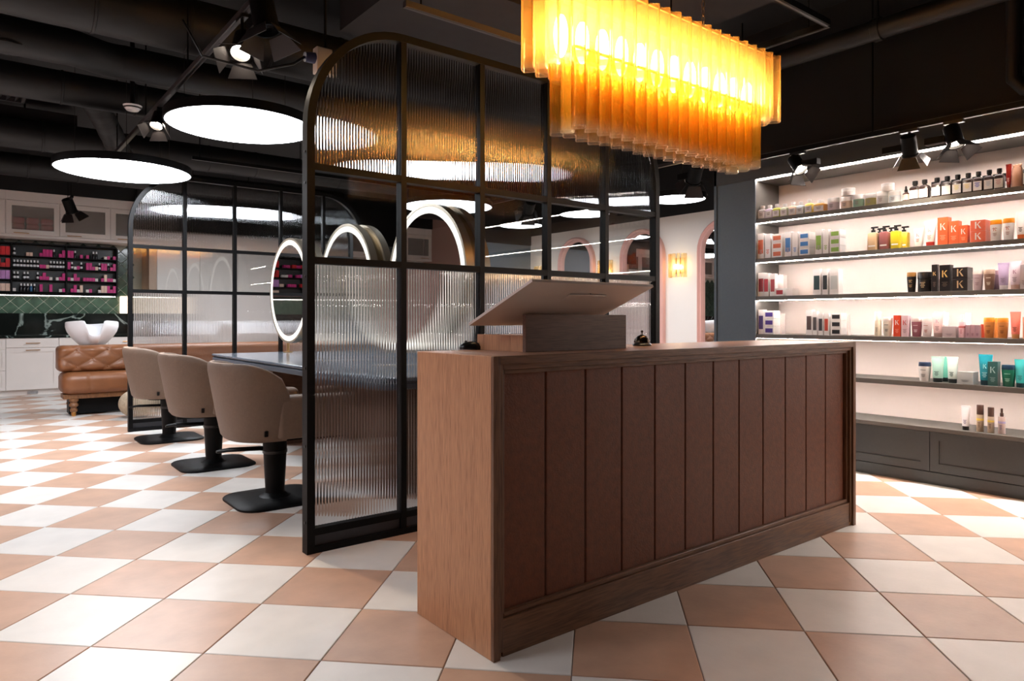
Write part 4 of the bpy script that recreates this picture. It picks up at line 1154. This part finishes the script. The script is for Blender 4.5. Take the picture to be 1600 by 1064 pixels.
def product(shelf, kind, px, wpx, hpx, body, label, cap=None, txt=None, K=None, row=0, lift=0, lab=None, cat=None):
    X0 = SX + .03 + .10 * row
    d = hits(px, HOR); tt = X0 / d.x
    y0, y1 = y_at(px - wpx / 2, X0), y_at(px + wpx / 2, X0)
    w = y0 - y1; yc = (y0 + y1) / 2; h = hpx * tt / FPX
    dep = max(.03, min(.075, w * .8))
    if kind in ('box', 'flatbox'):
        wf = w * .78; dep = max(.035, min(.1, w * .75)) if kind == 'box' else .1
    z = TOPS[shelf] + .0006 + lift * tt / FPX
    t = thing({'box': 'carton', 'flatbox': 'carton', 'jar': 'jar', 'tube': 'squeeze_tube', 'pump': 'pump_bottle', 'can': 'spray_can', 'dropper': 'dropper_bottle', 'pouch': 'pouch', 'spray': 'spray_bottle'}.get(kind, 'bottle'), label, cat or {'box': 'box', 'flatbox': 'box', 'jar': 'jar', 'tube': 'tube', 'can': 'spray can', 'pouch': 'pouch'}.get(kind, 'bottle'), (X0 + dep / 2, yc, z), 0, 'hair products on the lit shelves')
    B = pc(body, .3); cap_m = pc(cap or BLK, .3)
    r = w / 2; fx = -dep / 2
    if kind in ('box', 'flatbox'):
        MB().box(-dep / 2, dep / 2, -wf / 2, wf / 2, 0, h).build('carton_body', B, t)
        if lab: MB().box(fx - .0006, fx, -wf * .38, wf * .38, h * .2, h * .75).build('picture', pc(lab, .4), t)
        if K: stick(t, kmesh(K), 'lettering', fx - .0003, h * .66 if h > wf * 1.3 else h * .55, min(wf * .62, h * .6), min(wf * .62, h * .55) * 1.15)
        if txt: stick(t, lmesh(txt), 'print', fx - .0003, h * .25, wf * .6, h * .2)
    elif kind == 'flask':
        hb = h * .70
        rr = [[(x, y, zz) for x, y in rbox_poly(dep * s_, w * s_, min(dep, w) * .22 * s_, 3)] for zz, s_ in ((0, .94), (.004, 1), (hb * .9, 1), (hb, .8), (hb + .006, .42))]
        MB().loft(rr).build('body', B, t, True)
        MB().lathe([(w * .2, hb + .006), (w * .2, h * .8), (w * .27, h * .81), (w * .27, h), (w * .24, h + .001)], 14).build('cap', cap_m, t, True)
        l = MB().box(fx - .0008, fx + .002, -w * .43, w * .43, hb * .12, hb * .74).build('sticker', pc(lab or WHT, .5), t)
        if txt: stick(l, lmesh(txt), 'print', fx - .001, hb * .48, w * .6, hb * .35)
    elif kind == 'jar':
        MB().lathe([(r * .93, 0), (r, .004), (r, h * .62), (r * .95, h * .64)], 18, sx=.85).build('body', B, t, True)
        MB().lathe([(r * 1.02, h * .645), (r * 1.02, h * .98), (r * .98, h)], 18, sx=.85).build('lid', cap_m, t, True)
        if txt: stick(t, lmesh(txt), 'print', -r * .87, h * .33, w * .4, h * .3)
    elif kind == 'bottle':      # bucket shape: widest at the shoulder, flat cap as wide as the body
        N = 18
        MB().lathe([(r * .74, 0), (r * .78, .004), (r * .98, h * .74), (r * .96, h * .78)], N, sx=.75).build('body', B, t, True)
        MB().lathe([(r * .97, h * .782), (r * .99, h * .80), (r * .95, h * .97), (r * .9, h)], N, sx=.75).build('cap', cap_m, t, True)
        if K: stick(t, kmesh(K), 'lettering', -r * .70, h * .55, w * .3, w * .34)
        if txt: stick(t, lmesh(txt), 'print', -r * .655, h * .3, w * .4, h * .16); stick(t, lmesh(txt, (1.0,)), 'print', -r * .72, h * .58, w * .42, h * .05)
    elif kind == 'tube':
        N = 16; rr = []
        hc = h * .16
        for u in (0, .25, .5, .75, 1):
            ax = r * (.78 + .22 * u); bx = max(.0025, r * .62 * (1 - u ** 1.4))
            rr.append([(bx * math.cos(2 * PI * i / N), ax * math.sin(2 * PI * i / N), hc + (h * .94 - hc) * u) for i in range(N)])
        MB().loft(rr).build('body', B, t, True, angle=70)
        MB().box(-.003, .003, -r, r, h * .935, h).build('crimp', B, t)
        MB().lathe([(r * .68, 0), (r * .72, .003), (r * .74, hc)], N, sx=.85).build('cap', cap_m, t, True)
        if K: stick(t, kmesh(K), 'lettering', -r * .50, h * .62, w * .3, w * .36)
        if txt: stick(t, lmesh(txt), 'print', -r * .605, h * .33, w * .4, h * .18)
    elif kind == 'pump':
        hb = h * .74
        rr = [[(x, y, zz) for x, y in rbox_poly(dep * s_, w * s_, dep * .2 * s_, 3)] for zz, s_ in ((0, .95), (.004, 1), (hb * .95, 1), (hb, .85), (hb + .004, .4))]
        MB().loft(rr).build('body', B, t, True)
        m = MB(); m.lathe([(w * .22, hb + .004), (w * .22, h * .85), (w * .1, h * .86), (w * .1, h * .93)], 12); m.build('pump_collar', cap_m, t, True)
        m = MB(); m.box(-.008, .008, -w * .5, w * .22, h * .93, h); m.build('pump_head', cap_m, t, bevel=.002)
        MB().box(fx - .0008, fx, -w * .35, w * .35, hb * .2, hb * .28).build('sticker', pc(lab or WHT, .5), t)
    elif kind in ('can', 'spray'):
        f_ = .62 if kind == 'can' else .66
        MB().lathe([(r * .95, 0), (r, .003), (r, h * f_), (r * .94, h * (f_ + .02))], 18).build('body', B, t, True)
        if kind == 'can': MB().lathe([(r * .96, h * (f_ + .02)), (r * .96, h * .98), (r * .9, h)], 18).build('cap', cap_m, t, True)
        else:
            MB().lathe([(r * .5, h * .68), (r * .5, h * .82), (r * .34, h * .83), (r * .34, h)], 14).build('spray_cap', cap_m, t, True)
        MB().lathe([(r * 1.01, h * .42), (r * 1.01, h * .5)], 18, cap0=False, cap1=False).build('band', pc(lab or WHT, .4), t, True)
        if txt: stick(t, lmesh(txt), 'print', -r * 1.0, h * .25, w * .4, h * .2)
    elif kind == 'dropper':
        MB().lathe([(r * .95, 0), (r, .003), (r, h * .5), (r * .4, h * .58), (r * .35, h * .62)], 16).build('body', B, t, True)
        MB().lathe([(r * .5, h * .62), (r * .5, h * .76), (r * .32, h * .78), (r * .34, h * .92), (r * .15, h)], 14).build('dropper_bulb', cap_m, t, True)
        MB().lathe([(r * 1.01, h * .08), (r * 1.01, h * .44)], 16, cap0=False, cap1=False).build('sticker', pc(lab or WHT, .5), t, True)
    elif kind == 'pouch':
        N = 16; rr = []
        for u, s_, th in ((0, 1, .8), (.3, 1.02, .85), (.6, 1, .7), (.8, .9, .45), (.92, .75, .25), (1, .85, .12)):
            rr.append([(r * th * math.cos(2 * PI * i / N), r * s_ * (1 + .05 * math.sin(5 * i)) * math.sin(2 * PI * i / N), h * u + (.004 * math.sin(3 * i) if u > .85 else 0)) for i in range(N)])
        MB().loft(rr).build('bag', B, t, True)
        MB().box(-r * .2, r * .1, -r * .6, r * .6, h * .88, h * .93).build('tie', pc((150, 110, 70), .6), t)
    return t
A = product
# --- top shelf: pale flasks, tubs, brown bottles
cols = [((196, 190, 190), 'clear grey'), ((206, 194, 214), 'lilac'), ((170, 178, 70), 'olive green'), ((206, 216, 190), 'pale green'), ((236, 214, 190), 'peach'), ((200, 214, 222), 'pale blue'), ((222, 204, 110), 'yellow'), ((216, 170, 96), 'amber'), ((226, 216, 226), 'milky lilac'), ((232, 206, 186), 'rosy peach'), ((150, 186, 164), 'mint green'), ((168, 160, 104), 'dull olive'), ((222, 220, 218), 'milky white')]
for (c, n), px, h in zip(cols, (1189, 1200.5, 1212, 1224, 1237, 1249, 1262.6, 1279, 1299, 1319.5, 1338.6, 1357.4, 1376), (21, 21, 21, 20, 21, 20, 22, 19, 20, 19, 20, 19, 20)):
    A(0, 'flask' if px < 1290 else 'jar', px, 11.5 if px < 1270 else 17, h, c, 'small %s hair product %s with pale label on the top shelf' % (n, 'flask' if px < 1290 else 'tub'), WHT, (150, 140, 140))
A(0, 'jar', 1395, 18, 18, (214, 224, 230), 'pale blue tub just left of the dropper bottle', WHT, (150, 150, 160))
for px, l, nm in ((1322, 19, 'left'), (1384, 19, 'right')): A(0, 'jar', px, 20, 12, (236, 232, 228), '%s white tub stacked on the top shelf tubs' % nm, WHT, lift=l + 1, row=0)
A(0, 'dropper', 1414, 10, 24, (60, 34, 26), 'small brown dropper bottle on the top shelf', BLK, None, lab=(232, 196, 186))
names = ['first', 'second', 'third', 'fourth', 'fifth', 'sixth', 'seventh', 'eighth', 'ninth']
lc = [(222, 200, 216), (236, 214, 216), None, None, (236, 226, 150), (238, 220, 150), (70, 90, 190), (190, 206, 226), (214, 170, 180)]
for n, (px, l_) in enumerate(zip((1427.5, 1442.5, 1462, 1478, 1494.5, 1511, 1527, 1544, 1560), lc)):
    A(0, 'flask', px, 15.5, 30 + n * .4, (44, 26, 22), '%s large brown bottle right of the dropper bottle, white label' % names[n], BLK, l_)
for n, px in enumerate((1455, 1470, 1486, 1502, 1519, 1535, 1551, 1566)):
    A(0, 'flask', px + 2, 14, 28, (44, 26, 22), '%s brown bottle of the back row on the top shelf' % names[n], BLK, (190, 180, 180), row=1)
A(0, 'tube', 1575, 9, 38, (150, 30, 26), 'dark red tube standing left of the kraft pouch', (120, 30, 26), WHT)
A(0, 'pouch', 1587.5, 18, 36, (196, 150, 122), 'crumpled kraft pouch near the right end of the top shelf')
A(0, 'flask', 1605, 15, 40, (44, 26, 22), 'brown bottle cut by the right edge on the top shelf', BLK, (120, 150, 90))
# --- second shelf
def boxset(shelf, px, col, nm, h, small=3, pw=11, sw=20, sh=12, where=''):
    A(shelf, 'box', px, pw + 2, h, WHT, 'tall white box with %s edge %s' % (nm, where), lab=col, txt=(170, 160, 160))
    A(shelf, 'box', px + pw, pw, h - 1, WHT, 'slim white box with %s stripe %s' % (nm, where), txt=col)
    for k in range(small):
        A(shelf, 'flatbox', px + pw + pw / 2 + sw / 2 - 1, sw, sh, WHT, '%s small white box with %s picture %s' % (['bottom', 'middle', 'top'][k], nm, where), lab=col, lift=k * (sh + .4))
boxset(1, 1188.5, (214, 110, 70), 'orange', 39, where='on the second shelf')
boxset(1, 1231, (64, 130, 200), 'blue', 39, where='on the second shelf')
boxset(1, 1279, (140, 180, 80), 'green', 39, where='on the second shelf')
A(1, 'box', 1221, 10, 33, (236, 224, 216), 'plain pale box behind the orange picture boxes', txt=(200, 190, 186), row=1)
A(1, 'box', 1269, 10, 33, (226, 208, 190), 'plain beige box behind the blue picture boxes', txt=(200, 190, 186), row=1)
for px, c, nm, rw in ((1362, (206, 176, 140), 'pale amber pump bottle, first on the second shelf', 0), (1372, (170, 130, 120), 'brownish pump bottle in the back row of the second shelf', 1), (1380, (142, 86, 86), 'rose pump bottle beside the yellow pump bottle', 0), (1390, (120, 70, 70), 'dark rose pump bottle in the back row of the second shelf', 1), (1398, (206, 186, 40), 'bright yellow pump bottle on the second shelf', 0), (1410, (196, 170, 50), 'smaller yellow pump bottle behind the bright yellow one', 1)):
    A(1, 'pump', px, 15, 37 if rw == 0 else 36, c, nm, BLK, row=rw)
A(1, 'tube', 1433, 16, 30, (238, 232, 228), 'white tube with dark cap and K, right of the yellow pump bottles', WHT, (170, 120, 110), K=(200, 90, 80))
A(1, 'tube', 1451, 18, 40, (242, 236, 232), 'taller white tube with K, left of the tall orange box', (200, 60, 50), (210, 160, 150), K=(210, 150, 140))
A(1, 'box', 1473, 21, 43, (232, 108, 66), 'tallest orange box with white K on the second shelf', txt=(245, 170, 140), K=WHT)
A(1, 'box', 1490, 20, 36, (232, 108, 66), 'mid-height orange box with white K on the second shelf', txt=(245, 170, 140), K=WHT)
A(1, 'box', 1505, 17, 28, (232, 108, 66), 'smallest upright orange box with white K on the second shelf', txt=(245, 170, 140), K=WHT)
A(1, 'flatbox', 1528, 30, 17, (226, 110, 84), 'lower flat orange box with white K on the second shelf', K=WHT)
A(1, 'flatbox', 1528, 30, 17, (226, 110, 84), 'upper flat orange box with white K on the second shelf', K=WHT, lift=17.4)
A(1, 'bottle', 1554, 19, 33, (240, 236, 232), 'white bottle with orange cap beside the flat orange boxes', (238, 150, 30), (180, 150, 140), K=(210, 130, 110))
A(1, 'bottle', 1574, 19, 34, (240, 236, 232), 'second white bottle with orange cap on the second shelf', (238, 150, 30), (180, 150, 140), K=(210, 130, 110))
A(1, 'tube', 1594, 17, 44, (240, 236, 232), 'white tube with orange cap at the right edge of the second shelf', (226, 110, 50), (60, 50, 50))
# --- third shelf
A(2, 'box', 1189, 12, 37, WHT, 'tall white box with dark red edge on the third shelf', lab=(140, 30, 36))
A(2, 'box', 1197, 10, 36, WHT, 'slim white box with red stripe on the third shelf', lab=(180, 50, 60))
A(2, 'box', 1207, 10, 35, WHT, 'white box with thin red stripe on the third shelf', lab=(170, 60, 66))
A(2, 'box', 1219, 13, 33, (244, 232, 226), 'pale box behind the small red picture box', row=1)
A(2, 'flatbox', 1218, 17, 12, WHT, 'small white box with red picture on the third shelf', lab=(170, 20, 40))
A(2, 'flatbox', 1233, 12, 11, (244, 232, 226), 'small pale box right of the red picture box', row=0)
A(2, 'box', 1276, 15, 40, WHT, 'tall white box with dark teal edge on the third shelf', lab=(46, 70, 70))
A(2, 'box', 1289, 11, 40, WHT, 'white box with a black bottle printed on it', lab=(40, 42, 42))
A(2, 'box', 1303, 18, 39, WHT, 'white box with teal stripe on the third shelf', lab=(206, 212, 210))
A(2, 'bottle', 1422, 15, 31, (24, 22, 22), 'black bottle with gold K at the left of the black group', (150, 110, 60), (170, 140, 100), K=(200, 170, 120))
A(2, 'jar', 1442, 22, 31, (22, 20, 22), 'wide black jar beside the black K bottle', BLK, (170, 150, 120))
A(2, 'box', 1460, 11, 42, (34, 30, 30), 'slim black box with gold K on the third shelf', txt=(110, 90, 80), K=(210, 176, 120))
A(2, 'box', 1476, 21, 41, (20, 18, 18), 'large black box with big gold K on the third shelf', txt=(90, 80, 70), K=(226, 186, 110))
A(2, 'flatbox', 1500, 30, 18, (36, 34, 36), 'lower flat black box with K on the third shelf', K=(206, 180, 140))
A(2, 'flatbox', 1500, 30, 18, (36, 34, 36), 'upper flat black box with K on the third shelf', K=(206, 180, 140), lift=18.4)
A(2, 'bottle', 1526, 17, 32, (206, 186, 192), 'pale lilac bottle right of the flat black boxes', (236, 226, 220), (160, 130, 140))
A(2, 'bottle', 1544, 18, 32, (130, 100, 84), 'bronze bottle on the third shelf', (196, 170, 150), (230, 220, 200))
A(2, 'bottle', 1556, 13, 31, (110, 84, 96), 'plum bottle partly behind the lilac tube', (150, 120, 130), row=1)
A(2, 'tube', 1566, 18, 42, (178, 160, 190), 'tall lilac tube on the third shelf', (226, 220, 220), (130, 120, 140))
A(2, 'tube', 1584.5, 20, 44, (212, 196, 204), 'tall pinkish tube with K on the third shelf', (190, 160, 150), (150, 130, 140), K=(150, 110, 130))
A(2, 'box', 1600, 16, 38, (196, 186, 186), 'grey box cut by the right edge of the third shelf', txt=(150, 140, 140))
# --- fourth shelf
A(3, 'box', 1189, 11, 38, WHT, 'tall white box with purple edge on the fourth shelf', lab=(84, 66, 130))
for k in range(3): A(3, 'flatbox', 1201.5, 19, 12, WHT, '%s small white box with purple picture on the fourth shelf' % ['bottom', 'middle', 'top'][k], lab=(74, 50, 140), lift=k * 12.4)
A(3, 'box', 1217, 12, 32, (244, 232, 226), 'pale box behind the purple picture boxes', row=1)
A(3, 'box', 1264, 12, 39, WHT, 'tall white box with brown edge on the fourth shelf', lab=(90, 72, 70))
A(3, 'box', 1273, 9, 37, WHT, 'white box with dark stripe on the fourth shelf', lab=(80, 78, 80))
A(3, 'box', 1282, 9, 34, WHT, 'white box with black stripe on the fourth shelf', lab=(60, 58, 60))
A(3, 'box', 1291, 9, 34, WHT, 'white box with orange-red stripe on the fourth shelf', lab=(190, 70, 50))
for k in range(3): A(3, 'flatbox', 1306, 20, 11.5, WHT, '%s small white box with black picture on the fourth shelf' % ['bottom', 'middle', 'top'][k], lab=(34, 32, 34), lift=k * 11.8)
A(3, 'box', 1321, 11, 33, (244, 232, 226), 'pale box behind the black picture boxes', row=1)
A(3, 'can', 1370, 10, 38, (232, 222, 198), 'tall cream bottle at the left of the coloured group', (240, 234, 220), (170, 160, 140), lab=(232, 222, 198))
A(3, 'bottle', 1384.5, 15, 30, (226, 220, 206), 'cream bottle with dark cap print on the fourth shelf', (236, 230, 222), (90, 86, 80))
A(3, 'box', 1401.5, 14, 33, (224, 76, 44), 'upright orange-red box with white K on the fourth shelf', txt=(240, 150, 130), K=WHT)
A(3, 'box', 1413.5, 14, 33, (216, 190, 198), 'upright lilac box with red K on the fourth shelf', txt=(160, 130, 140), K=(200, 80, 80))
A(3, 'bottle', 1430, 17, 30, (158, 96, 108), 'rose bottle on the fourth shelf', (230, 214, 210), (230, 210, 214))
A(3, 'bottle', 1446, 16, 30, (234, 220, 218), 'white-pink bottle beside the rose bottle', (236, 226, 220), (190, 120, 110))
A(3, 'tube', 1463.5, 18, 40, (232, 202, 198), 'pale pink tube on the fourth shelf', (190, 160, 150), (170, 130, 130), K=(190, 140, 150))
A(3, 'can', 1476, 11, 38, (242, 234, 230), 'white bottle behind the pale pink tube', (242, 234, 230), row=1, lab=(240, 220, 214))
A(3, 'flatbox', 1483, 27, 17, (200, 186, 190), 'low grey-lilac box on the fourth shelf', txt=(150, 136, 140))
A(3, 'spray', 1502, 11, 36, (230, 190, 196), 'pink spray bottle on the fourth shelf', (238, 226, 220), (180, 110, 120), lab=(210, 110, 110))
A(3, 'can', 1512, 10, 38, (240, 226, 222), 'white bottle in the back row behind the small lilac boxes', (238, 222, 216), row=1, lab=(236, 214, 208))
for px, nm in ((1512, 'first'), (1519.5, 'second'), (1527, 'third')): A(3, 'box', px, 9, 20, (190, 156, 170), '%s small lilac box left of the amber bottles' % nm, txt=(130, 90, 110))
A(3, 'box', 1536, 9, 21, (196, 80, 50), 'small rust box left of the amber bottles', row=1)
A(3, 'bottle', 1543.5, 18, 32, (206, 134, 70), 'first amber bottle with orange cap on the fourth shelf', (238, 150, 50), (120, 70, 40))
A(3, 'bottle', 1554, 12, 31, (226, 140, 70), 'orange bottle behind the two amber bottles', (238, 150, 50), row=1)
A(3, 'bottle', 1565, 18, 32, (206, 134, 70), 'second amber bottle with orange cap on the fourth shelf', (238, 150, 50), (120, 70, 40))
A(3, 'tube', 1585, 17, 42, (234, 130, 110), 'coral tube on the fourth shelf', (214, 150, 90), (130, 60, 50))
A(3, 'box', 1603, 13, 34, (232, 160, 130), 'coral box cut by the right edge of the fourth shelf', txt=(190, 110, 90))
# --- fifth shelf
A(4, 'bottle', 1442, 20, 30, (214, 212, 208), 'pale bottle with dark blue cap on the fifth shelf', (36, 50, 78), (90, 96, 100))
A(4, 'tube', 1462.5, 20, 40, (172, 214, 198), 'pale green tube with dark cap on the fifth shelf', (30, 44, 46), (60, 90, 84))
A(4, 'tube', 1475, 15, 39, (110, 190, 168), 'green tube in the back row of the fifth shelf', (30, 44, 46), row=1)
A(4, 'tube', 1486, 18, 41, (206, 222, 214), 'whitish green tube with dark cap on the fifth shelf', (30, 44, 46), (60, 90, 84))
A(4, 'flatbox', 1508, 32, 19, (186, 196, 198), 'low pale grey box on the fifth shelf', txt=(90, 100, 104))
A(4, 'tube', 1537.5, 22, 48, (22, 128, 142), 'tall teal tube on the fifth shelf', (20, 60, 74), (150, 200, 206), K=(170, 220, 220))
A(4, 'box', 1551, 20, 38, (44, 100, 100), 'dark teal box with K on the fifth shelf', txt=(120, 160, 160), K=(150, 190, 190))
A(4, 'bottle', 1573.5, 23, 34, (24, 110, 86), 'dark green bottle with blue cap on the fifth shelf', (24, 56, 80), (150, 200, 180))
A(4, 'tube', 1593, 20, 44, (62, 178, 176), 'turquoise tube near the right edge of the fifth shelf', (24, 70, 80), (40, 110, 110))
# --- on the base counter
A(5, 'tube', 1507, 14, 38, (240, 236, 236), 'white tube with black cap standing on the grey counter', BLK, (150, 140, 170))
A(5, 'can', 1530, 11.5, 42, (186, 168, 146), 'taller beige can with brown cap on the grey counter', (70, 48, 40), (110, 90, 80), lab=(224, 196, 90))
A(5, 'can', 1547, 10.5, 40, (186, 168, 146), 'shorter beige can with brown cap on the grey counter', (70, 48, 40), (110, 90, 80), lab=(224, 196, 90))
A(5, 'spray', 1564, 11.5, 40, (198, 178, 170), 'small spray bottle with brown nozzle on the grey counter', (70, 48, 40), (120, 110, 150), lab=(170, 160, 200))
